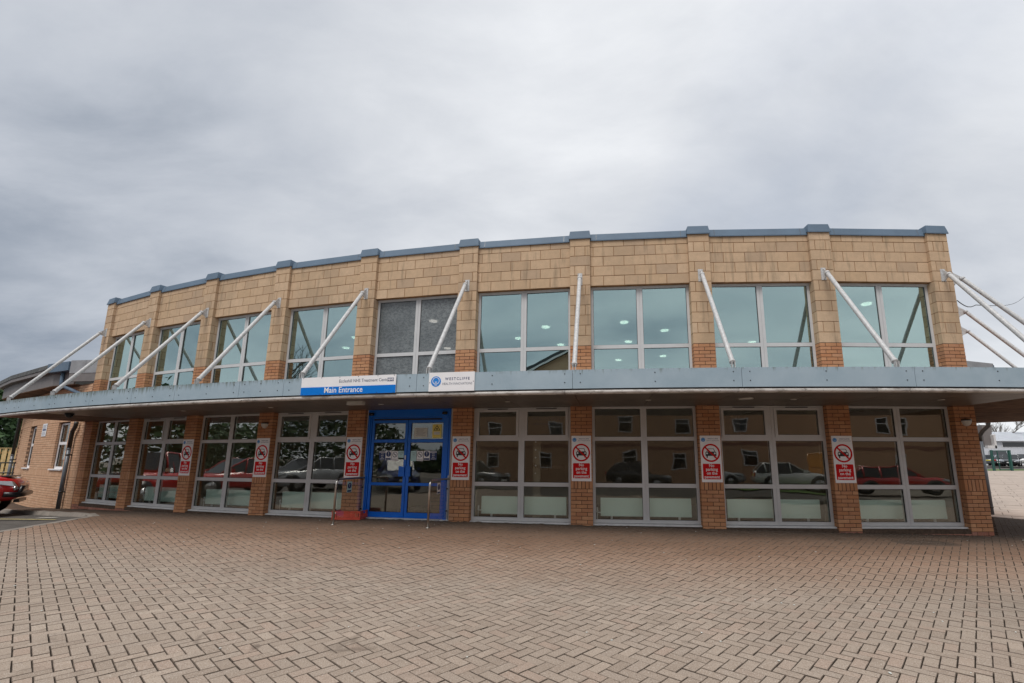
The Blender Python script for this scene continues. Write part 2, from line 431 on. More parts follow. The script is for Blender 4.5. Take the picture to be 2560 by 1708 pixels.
class MB:
    """collects faces; build() links them as one mesh object"""
    def __init__(s): s.v = []; s.f = []; s.m = []; s.sm = []
    def add(s, vs_, fs, mi=0, T=None, smooth=False):
        b = len(s.v)
        for p in vs_:
            p = Vector(p); s.v.append((T @ p) if T is not None else p)
        for f in fs: s.f.append([b + i for i in f]); s.m.append(mi); s.sm.append(smooth)
    def box(s, x0, x1, y0, y1, z0, z1, mi=0, T=None):
        vs_ = [(x0, y0, z0), (x1, y0, z0), (x1, y1, z0), (x0, y1, z0), (x0, y0, z1), (x1, y0, z1), (x1, y1, z1), (x0, y1, z1)]
        s.add(vs_, [(0, 3, 2, 1), (4, 5, 6, 7), (0, 1, 5, 4), (1, 2, 6, 5), (2, 3, 7, 6), (3, 0, 4, 7)], mi, T)
    def prism(s, pts, z0, z1, mi=0, T=None):
        """polygon in xy extruded in z (counter-clockwise seen from above)"""
        n = len(pts)
        vs_ = [(p[0], p[1], z0) for p in pts] + [(p[0], p[1], z1) for p in pts]
        fs = [tuple(range(n - 1, -1, -1)), tuple(range(n, 2 * n))] + [(i, (i + 1) % n, n + (i + 1) % n, n + i) for i in range(n)]
        s.add(vs_, fs, mi, T)
    def plate(s, pts, y0, y1, mi=0, T=None):
        """polygon in xz (x right, z up, seen from -y) with thickness y0 (front) to y1 (back)"""
        n = len(pts)
        vs_ = [(p[0], y0, p[1]) for p in pts] + [(p[0], y1, p[1]) for p in pts]
        fs = [tuple(range(n)), tuple(range(2 * n - 1, n - 1, -1))] + [((i + 1) % n, i, n + i, n + (i + 1) % n) for i in range(n)]
        s.add(vs_, fs, mi, T)
    def tube(s, pts, rad, n=8, mi=0, T=None, cap=True, smooth=True):
        pts = [Vector(p) for p in pts]
        rads = rad if isinstance(rad, (list, tuple)) else [rad] * len(pts)
        rings = []; prev = None
        vs_ = []; fs = []
        for i, p in enumerate(pts):
            if i == 0: d = pts[1] - pts[0]
            elif i == len(pts) - 1: d = pts[-1] - pts[-2]
            else: d = (pts[i + 1] - p).normalized() + (p - pts[i - 1]).normalized()
            d = d.normalized() if d.length > 1e-9 else Vector((0, 0, 1))
            if prev is None:
                a = Vector((0, 0, 1)) if abs(d.z) < .9 else Vector((1, 0, 0))
                u = d.cross(a).normalized()
            else:
                u = (prev - d * prev.dot(d)).normalized()
            prev = u; w = d.cross(u)
            for k in range(n):
                t = 2 * math.pi * k / n
                vs_.append(p + (u * math.cos(t) + w * math.sin(t)) * rads[i])
        for i in range(len(pts) - 1):
            for k in range(n):
                a_, b_ = i * n + k, i * n + (k + 1) % n
                fs.append((a_, b_, b_ + n, a_ + n))
        if cap:
            fs.append(tuple(range(n - 1, -1, -1))); fs.append(tuple((len(pts) - 1) * n + k for k in range(n)))
        s.add(vs_, fs, mi, T, smooth)
    def disc(s, c, r, y0, y1, n=24, mi=0, T=None, rx=None):
        rx = rx or r
        s.plate([(c[0] + rx * math.cos(2 * math.pi * i / n), c[1] + r * math.sin(2 * math.pi * i / n)) for i in range(n)], y0, y1, mi, T)
    def ring(s, c, r0, r1, y0, y1, n=32, mi=0, T=None):
        vs_ = []; fs = []
        for i in range(n):
            t = 2 * math.pi * i / n
            for r, y in ((r0, y0), (r1, y0), (r1, y1), (r0, y1)): vs_.append((c[0] + r * math.cos(t), y, c[1] + r * math.sin(t)))
        for i in range(n):
            a_ = 4 * i; b_ = 4 * ((i + 1) % n)
            for k in range(4): fs.append((a_ + k, a_ + (k + 1) % 4, b_ + (k + 1) % 4, b_ + k))
        s.add(vs_, fs, mi, T)
    def mesh(s, name, mats):
        me = bpy.data.meshes.new(name)
        me.from_pydata([tuple(v) for v in s.v], [], s.f)
        if not isinstance(mats, (list, tuple)): mats = [mats]
        for mt in mats: me.materials.append(mt)
        me.polygons.foreach_set('material_index', s.m)
        me.polygons.foreach_set('use_smooth', s.sm)
        me.update()
        return me
    def build(s, name, mats, parent=None, Mw=None, fix=True, **props):
        me = s.mesh(name, mats)
        if fix:
            b = bmesh.new(); b.from_mesh(me); bmesh.ops.recalc_face_normals(b, faces=b.faces); b.to_mesh(me); b.free()
        return link(name, me, Mw, parent, **props)

# ------------------------------------------------------------------ the arc of the building
def ang(k): return A0 + DA * k
def P3(k, dr, z=0.0):
    a = ang(k); return Vector((BCX + math.sin(a) * (BR + dr), BCY - math.cos(a) * (BR + dr), z))
def FR(k, dr=0.0, z=0.0, tt=0.0):
    """frame on the arc: x along the wall to the right, y into the building, z up"""
    a = ang(k); T = Vector((math.cos(a), math.sin(a), 0)); I = Vector((-math.sin(a), math.cos(a), 0))
    o = P3(k, dr, z) + T * tt
    return Matrix(((T.x, I.x, 0, o.x), (T.y, I.y, 0, o.y), (0, 0, 1, o.z), (0, 0, 0, 1)))
def kdr(x, y):
    dx, dy = x - BCX, BCY - y
    return (math.atan2(dx, dy) - A0) / DA, math.hypot(dx, dy) - BR
W_ = 0.44
E_END = Vector((.671, .741, 0)); O_END = Vector((.741, -.671, 0)); C_END = P3(9, 0) + Vector((math.cos(ang(9)), math.sin(ang(9)), 0)) * .22

def sm(t): t = max(0., min(1., t)); return t * t * (3 - 2 * t)
def gz(x, y):
    k, dr = kdr(x, y)
    kk = max(-3.0, min(12., k))
    gb = .055 - .0085 * (kk - 4.9) ** 2
    gb = max(gb, -.30)
    pl = -.197 - .0045 * max(-40, min(40, x)) - .0029 * max(-60, min(12, y))
    s = sm(dr / 3.6)
    z = gb * (1 - s) + pl * s
    rr = math.hypot(x, y)
    if y > 0 and x > 8: z += 1.6 * (1 - math.exp(-max(0, rr - 20) / 60)) * sm((x - 8) / 8)
    return z

# ------------------------------------------------------------------ ground sheets
def axis(parts):
    r = []
    for a, b, s in parts:
        n = max(1, int(round((b - a) / s)))
        r += [a + (b - a) * i / n for i in range(n)]
    r.append(parts[-1][1]); return r
def grid_mesh(name, xs, ys, mat, dz=0.0, keep=None, **props):
    mb = MB(); nx = len(xs)
    for y in ys:
        for x in xs: mb.v.append(Vector((x, y, gz(x, y) + dz)))
    for j in range(len(ys) - 1):
        for i in range(nx - 1):
            if keep and not keep((xs[i] + xs[i + 1]) / 2, (ys[j] + ys[j + 1]) / 2): continue
            mb.f.append([j * nx + i, j * nx + i + 1, (j + 1) * nx + i + 1, (j + 1) * nx + i]); mb.m.append(0); mb.sm.append(True)
    return mb.build(name, mat, fix=False, **props)
xs = axis([(-900, -200, 100), (-200, -40, 20), (-40, -20, 4), (-20, 20, .8), (20, 60, 5), (60, 200, 14), (200, 900, 100)])
ys = axis([(-900, -200, 100), (-200, -40, 20), (-40, -8, 4), (-8, 20, .8), (20, 60, 5), (60, 200, 14), (200, 900, 100)])
grid_mesh('ground', xs, ys, M['plainground'], -.16, kind='structure')
# bedding under the block paving and the sheet of paving behind the camera
bed = grid_mesh('pavement', axis([(-11.2, 14.4, .32)]), axis([(-1.6, 16.0, .32)]), M['joint'], -.014,
                kind='structure')
far_pave = grid_mesh('forecourt', axis([(-11.2, 14.4, 1.6)]), axis([(-14.0, -1.6, 1.55)]), M['asphalt'], -.02, kind='structure')

# herringbone pavers on the lattice read from the photograph
TH = .8377
LA = Vector((-math.sin(TH), math.cos(TH), 0)); LB = Vector((math.cos(TH), math.sin(TH), 0))
OA, OB = .0102, .0577
UN = .1
def pav_mesh(a, b, h=.05, ch=.0035):
    mb = MB()
    vs_ = []
    for (sx, sy) in ((-1, -1), (1, -1), (1, 1), (-1, 1)): vs_.append((sx * (a / 2 - ch), sy * (b / 2 - ch), 0))
    for (sx, sy) in ((-1, -1), (1, -1), (1, 1), (-1, 1)): vs_.append((sx * a / 2, sy * b / 2, -ch))
    for (sx, sy) in ((-1, -1), (1, -1), (1, 1), (-1, 1)): vs_.append((sx * a / 2, sy * b / 2, -h))
    fs = [(0, 1, 2, 3)] + [(4 + i, 4 + (i + 1) % 4, (i + 1) % 4, i) for i in range(4)] + [(8 + i, 8 + (i + 1) % 4, 4 + (i + 1) % 4, 4 + i) for i in range(4)]
    mb.add(vs_, fs[:1]); mb.f += [list(f) for f in fs[1:]]; mb.m += [1] * 8; mb.sm += [False] * 8
    return mb
pm = pav_mesh(2 * UN - .0054, UN - .0054, ch=.0034)
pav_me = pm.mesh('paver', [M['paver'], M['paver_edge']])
ang_A = math.atan2(LA.y, LA.x)
pavs = []
ext = []
def in_pave(x, y):
    k, dr = kdr(x, y)
    if y < -1.5 or y > 15.6: return False
    if x < -10.98 + .0 * y: return False
    if dr < .02 and k < 9.09: return False
    # right of the building: paving up to the flagged path
    w = (Vector((x, y, 0)) - C_END)
    if w.dot(O_END) < .0 and w.dot(E_END) > -.2: return False
    if (x - 13.01) * .76 + (y - 14.33) * .64 > 0 and x > 8: return False
    if x > 14.2: return False
    if y < 1.2 and abs(x) > 5 + 2 * (y + 1.5): return False
    return True
for i in range(-160, 330):
    for j in range(-160, 330):
        s4 = (i + j) % 4
        if s4 == 0: ca, cb, rot = OA + (i + .5) * UN, OB + j * UN, ang_A + math.pi / 2     # lies along B
        elif s4 == 1: ca, cb, rot = OA + (i + 1) * UN, OB + (j + .5) * UN, ang_A           # lies along A
        else: continue
        p = LA * ca + LB * cb
        if in_pave(p.x, p.y): pavs.append((p.x, p.y, rot))
def pav_mat(x, y, rot):
    z = gz(x, y)
    d = .05
    n = Vector((-(gz(x + d, y) - gz(x - d, y)) / (2 * d), -(gz(x, y + d) - gz(x, y - d)) / (2 * d), 1)).normalized()
    q = Vector((0, 0, 1)).rotation_difference(n).to_matrix().to_4x4()
    rnd = random.gauss
    wob = Matrix.Rotation(rnd(0, .004), 4, 'X') @ Matrix.Rotation(rnd(0, .004), 4, 'Y') @ Matrix.Rotation(rot + rnd(0, .006), 4, 'Z')
    low = mnoise.noise(Vector((x * .5, y * .5, 0))) * .006
    return Matrix.Translation((x + rnd(0, .0009), y + rnd(0, .0009), z + low + rnd(0, .0015))) @ q @ wob
def vis(x, y):
    return y > 2.4 and abs(x / y + .08) < 1.14
order = sorted(pavs, key=lambda t: (not vis(t[0], t[1]), t[0] ** 2 + t[1] ** 2))
single, rest = order[:300], order[300:]
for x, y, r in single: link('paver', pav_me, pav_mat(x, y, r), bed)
mb = MB()
for x, y, r in rest:
    T = pav_mat(x, y, r)
    b = len(mb.v)
    mb.v += [T @ v for v in pm.v]
    for f, mi in zip(pm.f, pm.m): mb.f.append([b + i for i in f]); mb.m.append(mi); mb.sm.append(False)
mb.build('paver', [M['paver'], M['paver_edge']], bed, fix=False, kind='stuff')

# asphalt bay on the left, lower than the pavement, with its kerb
def gz_a(x, y): return gz(x, y) - .02
kerb_pts = [(-11.05, 11.75), (-11.6, 12.28), (-12.4, 12.62), (-13.2, 12.98), (-14.0, 13.36), (-15.0, 13.86), (-16.1, 14.40), (-17.3, 15.05), (-19, 16.1), (-21.0, 17.6)]
mb = MB()
outer = []
prev = None
strip = [(-11.0, 8.0 - 1.5 * i) for i in range(0, 7)]
def asph_z(x, y): return gz(x, y) - .085 * sm((-10.98 - x) / 1.2) - .004
nx_, ny_ = axis([(-40, -16, 2.4), (-16, -10.98, .36)]), axis([(-14, 6, 2.0), (6, 17.5, .36)])
def kerb_y(x):
    for (x0, y0), (x1, y1) in zip(kerb_pts, kerb_pts[1:]):
        if x1 <= x <= x0: return y0 + (y1 - y0) * (x - x0) / (x1 - x0)
    return 12.0 if x > -11.05 else 17.6 + (-21 - x) * .8
mb = MB()
for j in range(len(ny_)):
    for i in range(len(nx_)):
        x = nx_[i]; y = ny_[j]
        ky = kerb_y(x)
        y = min(y, ky - .0)
        mb.v.append(Vector((x, y, asph_z(x, y))))
for j in range(len(ny_) - 1):
    for i in range(len(nx_) - 1):
        n = len(nx_); q = [j * n + i, j * n + i + 1, (j + 1) * n + i + 1, (j + 1) * n + i]
        if (mb.v[q[0]] - mb.v[q[3]]).length < .001 and (mb.v[q[1]] - mb.v[q[2]]).length < .001: continue
        mb.f.append(q); mb.m.append(0); mb.sm.append(True)
road = mb.build('road', M['asphalt'], fix=False, kind='structure')
# kerb stones: one piece each
kb = MB()
def poly_at(pts, s):
    for (x0, y0), (x1, y1) in zip(pts, pts[1:]):
        L = math.hypot(x1 - x0, y1 - y0)
        if s <= L: t = s / L; return (x0 + (x1 - x0) * t, y0 + (y1 - y0) * t)
        s -= L
    return pts[-1]
tot = sum(math.hypot(b[0] - a[0], b[1] - a[1]) for a, b in zip(kerb_pts, kerb_pts[1:]))
kerb_parent = None
s = 0
while s < tot - .9:
    a = poly_at(kerb_pts, s + .006); b = poly_at(kerb_pts, s + .904); s += .91
    mid = ((a[0] + b[0]) / 2, (a[1] + b[1]) / 2); L = math.hypot(b[0] - a[0], b[1] - a[1])
    th = math.atan2(b[1] - a[1], b[0] - a[0])
    rise = .085 * sm((-10.98 - mid[0]) / 1.4)
    zt = gz(*mid) + .004
    m_ = MB(); T = Matrix.Translation((mid[0], mid[1], zt)) @ Matrix.Rotation(th, 4, 'Z')
    # cross-section with a splayed face towards the road (local +y here is the road side)
    m_.add([(-L / 2, -.13, 0), (-L / 2, .0, 0), (-L / 2, .045, -max(.02, rise)), (-L / 2, .045, -.25), (-L / 2, -.13, -.25),
            (L / 2, -.13, 0), (L / 2, .0, 0), (L / 2, .045, -max(.02, rise)), (L / 2, .045, -.25), (L / 2, -.13, -.25)],
           [(0, 1, 2, 3, 4), (9, 8, 7, 6, 5), (0, 5, 6, 1), (1, 6, 7, 2), (2, 7, 8, 3), (3, 8, 9, 4), (4, 9, 5, 0)], 0)
    me = m_
    if kerb_parent is None:
        kerb_parent = me.build('kerb', M['kerb'], None, T, kind='structure')
    else: me.build('kerb_stone', M['kerb'], kerb_parent, T)
# pavement strip between the kerb and the side wing
mb = MB(); pts_in = []
for i in range(0, 27):
    s_ = min(tot * .999, tot * i / 26); x, y = poly_at(kerb_pts, s_)
    k, dr = kdr(x, y); q = P3(min(k, 1.4), -.02)
    # perpendicular foot on the wing wall
    v0 = Vector((x, y, gz(x, y) - .001)); v1 = Vector((q.x, q.y, gz(q.x, q.y) - .001))
    d = (v1 - v0).normalized(); v0 = v0 + Vector((d.x, d.y, 0)) * .10
    mb.v += [v0, v1]
for i in range(26): mb.f.append([2 * i, 2 * i + 2, 2 * i + 3, 2 * i + 1]); mb.m.append(0); mb.sm.append(True)
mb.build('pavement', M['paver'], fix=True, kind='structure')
def decal(name, pts, mat, zf, w=None, **kw):
    mb = MB(); vs_ = [Vector((x, y, zf(x, y) + .006)) for x, y in pts]
    mb.v = vs_; mb.f = [list(range(len(vs_)))]; mb.m = [0]; mb.sm = [False]
    return mb.build(name, mat, fix=True, **kw)
decal('road_marking', [(-18, 12.55), (-12.1, 11.88), (-12.1, 11.96), (-18, 12.64)], M['roadyellow'], lambda x, y: asph_z(x, y) + .012, kind='structure')
decal('road_marking', [(-13.05, 12.32), (-12.55, 12.32), (-12.5, 12.42), (-13.0, 12.42)], M['roadwhite'], lambda x, y: asph_z(x, y) + .014, kind='structure')
# a strip of plain concrete along the paving's left edge
mb = MB()
for i in range(0, 30):
    y = -2 + i * 14.0 / 29; mb.v += [Vector((-11.22, y, gz(-11.2, y) - .006)), Vector((-11.0, y, gz(-11, y) - .004))]
for i in range(29): mb.f.append([2 * i, 2 * i + 1, 2 * i + 3, 2 * i + 2]); mb.m.append(0); mb.sm.append(False)
mb.build('kerb_edging', M['kerb'], fix=True, kind='structure')

# flagged path at the right, rising to the gate
path = None
dx_, dy_ = Vector((.64, -.76, 0)), Vector((.66, .751, 0))
org = Vector((13.01, 14.33, 0))
mb0 = MB(); stuff = MB(); npth = 0
base_pts = []
path = MB()
def pq(u, w): p = org + dx_ * u + dy_ * w; return Vector((p.x, p.y, gz(p.x, p.y)))
mbp = MB()
for i in range(0, 30):
    w0 = 48 * i / 29
    for u in (-4, 0, 4, 8, 14): v = pq(u, w0); v.z -= .035; mbp.v.append(v)
for i in range(29):
    for j in range(4): mbp.f.append([5 * i + j, 5 * i + j + 1, 5 * i + j + 6, 5 * i + j + 5]); mbp.m.append(0); mbp.sm.append(True)
path = mbp.build('path', M['joint'], fix=True, kind='structure')
row = 0; w = 0.0; flags = []
while w < 46:
    L = .9 if w < 14 else 1.8 if w < 26 else 3.6
    u = -3.9 + (row % 2) * .45
    wd = .62 if w < 14 else 1.24
    while u < 10 + w * .1:
        flags.append((u, w, wd, L)); u += wd
    w += L; row += 1
n_single = 0
for (u, w, wd, L) in flags:
    a, b, c, d = pq(u + .006, w + .006), pq(u + wd - .006, w + .006), pq(u + wd - .006, w + L - .006), pq(u + .006, w + L - .006)
    dz = random.gauss(0, .003)
    tgt = MB() if n_single < 290 else stuff
    vs_ = [q + Vector((0, 0, dz)) for q in (a, b, c, d)] + [q - Vector((0, 0, .05)) for q in (a, b, c, d)]
    tgt.add(vs_, [(0, 1, 2, 3), (0, 4, 5, 1), (1, 5, 6, 2), (2, 6, 7, 3), (3, 7, 4, 0)])
    if n_single < 290: tgt.build('paving_slab', M['slab'], path, fix=True); n_single += 1
if stuff.v: stuff.build('paving_slab', M['slab'], path, fix=True, kind='stuff')

# ------------------------------------------------------------------ chamfered masonry pieces
def cham(w, d, h, c):
    """box x 0..w, y 0..d (front at 0), z 0..h with all edges chamfered"""
    mb = MB(); vs_ = []; idx = {}
    for ix in (0, 1):
        for iy in (0, 1):
            for iz in (0, 1):
                X = w if ix else 0; Y = d if iy else 0; Z = h if iz else 0
                sx = -c if ix else c; sy = -c if iy else c; sz = -c if iz else c
                for ax, q in enumerate(((X, Y + sy, Z + sz), (X + sx, Y, Z + sz), (X + sx, Y + sy, Z))):
                    idx[(ix, iy, iz, ax)] = len(vs_); vs_.append(q)
    fs = []
    for ax in range(3):
        for sd_ in (0, 1):
            o1, o2 = [a for a in range(3) if a != ax]
            loop = []
            for (p, q) in ((0, 0), (1, 0), (1, 1), (0, 1)):
                t = [0, 0, 0]; t[ax] = sd_; t[o1] = p; t[o2] = q; loop.append(idx[(*t, ax)])
            fs.append(tuple(loop))
    for ax in range(3):       # edges along ax
        o1, o2 = [a for a in range(3) if a != ax]
        for p in (0, 1):
            for q in (0, 1):
                t0 = [0, 0, 0]; t1 = [0, 0, 0]; t0[ax] = 0; t1[ax] = 1
                for t in (t0, t1): t[o1] = p; t[o2] = q
                fs.append((idx[(*t0, o1)], idx[(*t1, o1)], idx[(*t1, o2)], idx[(*t0, o2)]))
    for ix in (0, 1):
        for iy in (0, 1):
            for iz in (0, 1): fs.append((idx[(ix, iy, iz, 0)], idx[(ix, iy, iz, 1)], idx[(ix, iy, iz, 2)]))
    mb.add(vs_, fs)
    return mb
_cache = {}
def piece_mesh(w, d, h, c, mkey, name):
    key = (round(w, 3), round(d, 3), round(h, 3), mkey)
    if key not in _cache:
        mb = cham(w, d, h, c); me = mb.mesh(name, M[mkey])
        b = bmesh.new(); b.from_mesh(me); bmesh.ops.recalc_face_normals(b, faces=b.faces); b.to_mesh(me); b.free()
        _cache[key] = (me, [tuple(v.co) for v in me.vertices], [list(p.vertices) for p in me.polygons])
    return _cache[key]
PIECES = {}     # (thing key, name, material) -> list of (world matrix, size, parent)
def piece(tk, name, mkey, T, x0, x1, y0, y1, z0, z1, parent, c=.003, jit=.0012, boost=1.0):
    Mw = T @ Matrix.Translation((x0, y0 + random.gauss(0, jit), z0))
    PIECES.setdefault((tk, name), []).append((Mw, (x1 - x0, y1 - y0, z1 - z0), c, mkey, parent, boost))
def flush_pieces(tk, name, limit, stuff_parent):
    L = PIECES.pop((tk, name), [])
    camp = Vector((0, 0, CAMZ))
    L.sort(key=lambda t: (t[0].translation - camp).length / (t[5] * math.sqrt(max(t[1][0], .1) * t[1][2])))
    for Mw, sz, c, mk, par, _ in L[:limit]:
        me, _, _ = piece_mesh(*sz, c, mk, name); link(name, me, Mw, par)
    groups = {}
    for it in L[limit:]: groups.setdefault('all', []).append(it)
    for g, items in groups.items():
        mb = MB(); mats = []
        for Mw, sz, c, mk, par, _ in items:
            _, vs_, fs = piece_mesh(*sz, c, mk, name)
            if M[mk] not in mats: mats.append(M[mk])
            b = len(mb.v); mi = mats.index(M[mk])
            mb.v += [Mw @ Vector(v) for v in vs_]
            for f in fs: mb.f.append([b + i for i in f]); mb.m.append(mi); mb.sm.append(False)
        if items: mb.build(name, mats, stuff_parent, fix=False, kind='stuff')

# ------------------------------------------------------------------ MAIN BUILDING
ZT, ZU = 3.681, 6.125
PIERD = .24
bld = thing('health_centre_building', 'curved two storey brick and buff stone building with tall grey framed windows', 'building', P3(4.5, 0, 0))
def pier(k):
    T = FR(k)
    zg = gz(*P3(k, .0).xy) - .12
    core = MB()
    core.box(-.216, .216, .006, PIERD, zg, ZU, 0)
    # joints of the stonework are sandier than those of the brickwork
    core.m = [0] * len(core.m)
    core2 = MB(); core2.box(-.2165, .2165, .0055, PIERD + .0005, ZT, ZU, 0)
    co = core.build('pier', M['mortar_b'], bld, T)
    core2.build('stone_backing', M['mortar_s'], co, T)
    # brick courses of 75 mm; a soldier course from .74 to .965
    def course(z0, h, par, mk, nm, unit, c):
        a, hlf = (.215, .1025) if unit == 'b' else (.44, .1025)
        if unit == 'b':
            if par:
                for x0 in (-.22, .005): piece('bld', nm, mk, T, x0, x0 + .215, 0, .102, z0, z0 + h, co, c, boost=1.0)
                for x0 in (-.22, .1175): piece('bld', nm, mk, T, x0, x0 + .1025, .112, PIERD, z0, z0 + h, co, c, boost=.5)
            else:
                for x0 in (-.22, .1175): piece('bld', nm, mk, T, x0, x0 + .1025, 0, .215, z0, z0 + h, co, c, boost=.9)
                piece('bld', nm, mk, T, -.1075, .1075, 0, .102, z0, z0 + h, co, c)
        else:
            if par:
                piece('bld', nm, mk, T, -.22, .22, 0, .102, z0, z0 + h, co, c)
                for x0 in (-.22, .1175): piece('bld', nm, mk, T, x0, x0 + .1025, .112, PIERD, z0, z0 + h, co, c, boost=.5)
            else:
                for x0 in (-.22, .1175): piece('bld', nm, mk, T, x0, x0 + .1025, 0, .215, z0, z0 + h, co, c, boost=.9)
                piece('bld', nm, mk, T, -.1075, .1075, 0, .102, z0, z0 + h, co, c)
    n = 0
    z = .74 - .075
    while z + .065 > zg:
        course(z + .0, .065, n % 2, 'brick' if z > -.02 else 'redbrick', 'brick', 'b', .0025); z -= .075; n += 1
    # soldiers
    for i in range(6):
        x0 = -.22 + i * .0755
        piece('bld', 'brick', 'brick', T, x0, x0 + .0625, 0, .102, .74, .955, co, .0025)
    for x0 in (-.22, .1575):
        piece('bld', 'brick', 'brick', T, x0, x0 + .0625, .112, .174, .74, .955, co, .0025, boost=.5)
    z = .965; n = 0
    while z < 2.40:
        course(z, .065, n % 2, 'brick', 'brick', 'b', .0025); z += .075; n += 1
    z = ZT - .075; n = 0
    while z > 2.78:
        course(z, .065, n % 2, 'brick', 'brick', 'b', .0025); z -= .075; n += 1
    z = ZT; n = 1
    while z < ZU - .05:
        h = min(.215, ZU - z - .003)
        course(z, h, n % 2, 'stone', 'stone_block', 's', .004); z += .225; n += 1
    # cap of folded blue-grey metal with a splayed front
    cap = MB()
    x = .245; d0 = -.03; dT = -.012
    z0, z1 = 6.118, 6.292
    vs_ = [(-x, d0, z0), (x, d0, z0), (x, .55, z0), (-x, .55, z0), (-x + .03, d0 + .035, z1), (x - .03, d0 + .035, z1), (x - .03, .55, z1), (-x + .03, .55, z1)]
    cap.add(vs_, [(0, 3, 2, 1), (4, 5, 6, 7), (0, 1, 5, 4), (1, 2, 6, 5), (2, 3, 7, 6), (3, 0, 4, 7)])
    cap.box(-x, x, d0, d0 + .012, z0 - .022, z0 - .001)
    cap.build('coping_cap', M['coping'], bld, T)
    return co
piers = [pier(k) for k in range(10)]

def chord(k0, dr):
    """frame at bay middle; x along the chord"""
    return FR(k0 + .5, dr - 0.0)
BAYW = 2 * (BR) * math.sin(DA / 2)
HW = BAYW / 2 - .221         # half the opening between two piers
PAN = -.085
for k in range(9):
    T = FR(k + .5, PAN)
    panel = MB(); panel.box(-HW - .01, HW + .01, .006, .25, 5.022, ZU - .02)
    po = panel.build('wall_panel', M['mortar_s'], bld, T)
    z = ZT + 6 * .225; n = 0
    while z < ZU - .05:
        h = min(.215, ZU - z - .01)
        x = -HW + .002; first = .28 if n % 2 == 0 else .06
        if k % 2: first = first + .02
        while x < HW - .01:
            w = first if first else .44; first = None
            x1 = min(x + w, HW - .002)
            if HW - x1 < .06: x1 = HW - .002
            piece('bld', 'stone_block', 'stone', T, x, x1, 0, .09, z, z + h, po, .004, boost=1.1)
            x = x1 + .010
        z += .225; n += 1
    cp = MB(); z0, z1 = 6.083, 6.238
    cp.add([(-HW - .02, -.028, z0), (HW + .02, -.028, z0), (HW + .02, .5, z0), (-HW - .02, .5, z0), (-HW - .02, .012, z1), (HW + .02, .012, z1), (HW + .02, .5, z1), (-HW - .02, .5, z1)],
           [(0, 3, 2, 1), (4, 5, 6, 7), (0, 1, 5, 4), (1, 2, 6, 5), (2, 3, 7, 6), (3, 0, 4, 7)])
    cp.box(-HW - .02, HW + .02, -.028, -.018, z0 - .02, z0 - .001)
    cpo = cp.build('coping', M['coping'], bld, T)
    sj = MB()
    for sx in (-1, 1):
        xx = sx * (HW - .14)
        sj.add([(xx - .006, -.0305, z0), (xx + .006, -.0305, z0), (xx + .006, .0095, z1), (xx - .006, .0095, z1)], [(0, 1, 2, 3)])
    sj.build('joint_strip', M['pipe'], cpo, T)
    # plinth: dark red bricks under the sill
    if k != 4:
        zg = min(gz(*P3(k, 0).xy), gz(*P3(k + 1, 0).xy)) - .12
        T2 = FR(k + .5, -.018)
        pb = MB(); pb.box(-HW, HW, .008, .2, zg, .025)
        pbo = pb.build('plinth', M['mortar_b'], bld, T2)
        z = .02 - .068; n = 0
        while z + .065 > zg + .02:
            x = -HW + .003; first = .16 if n % 2 else .215
            while x < HW - .01:
                w = first if first else .215; first = None
                x1 = min(x + w, HW - .003)
                if n == 0:
                    piece('bld', 'brick', 'redbrick', T2, x, x1, .010, .09, z, z + .060, pbo, .008)
                else: piece('bld', 'brick', 'redbrick', T2, x, x1, 0, .09, z, z + .065, pbo, .0025)
                x = x1 + .010
            z -= .075; n += 1
flush_pieces('bld', 'brick', 300, bld)
flush_pieces('bld', 'stone_block', 300, bld)

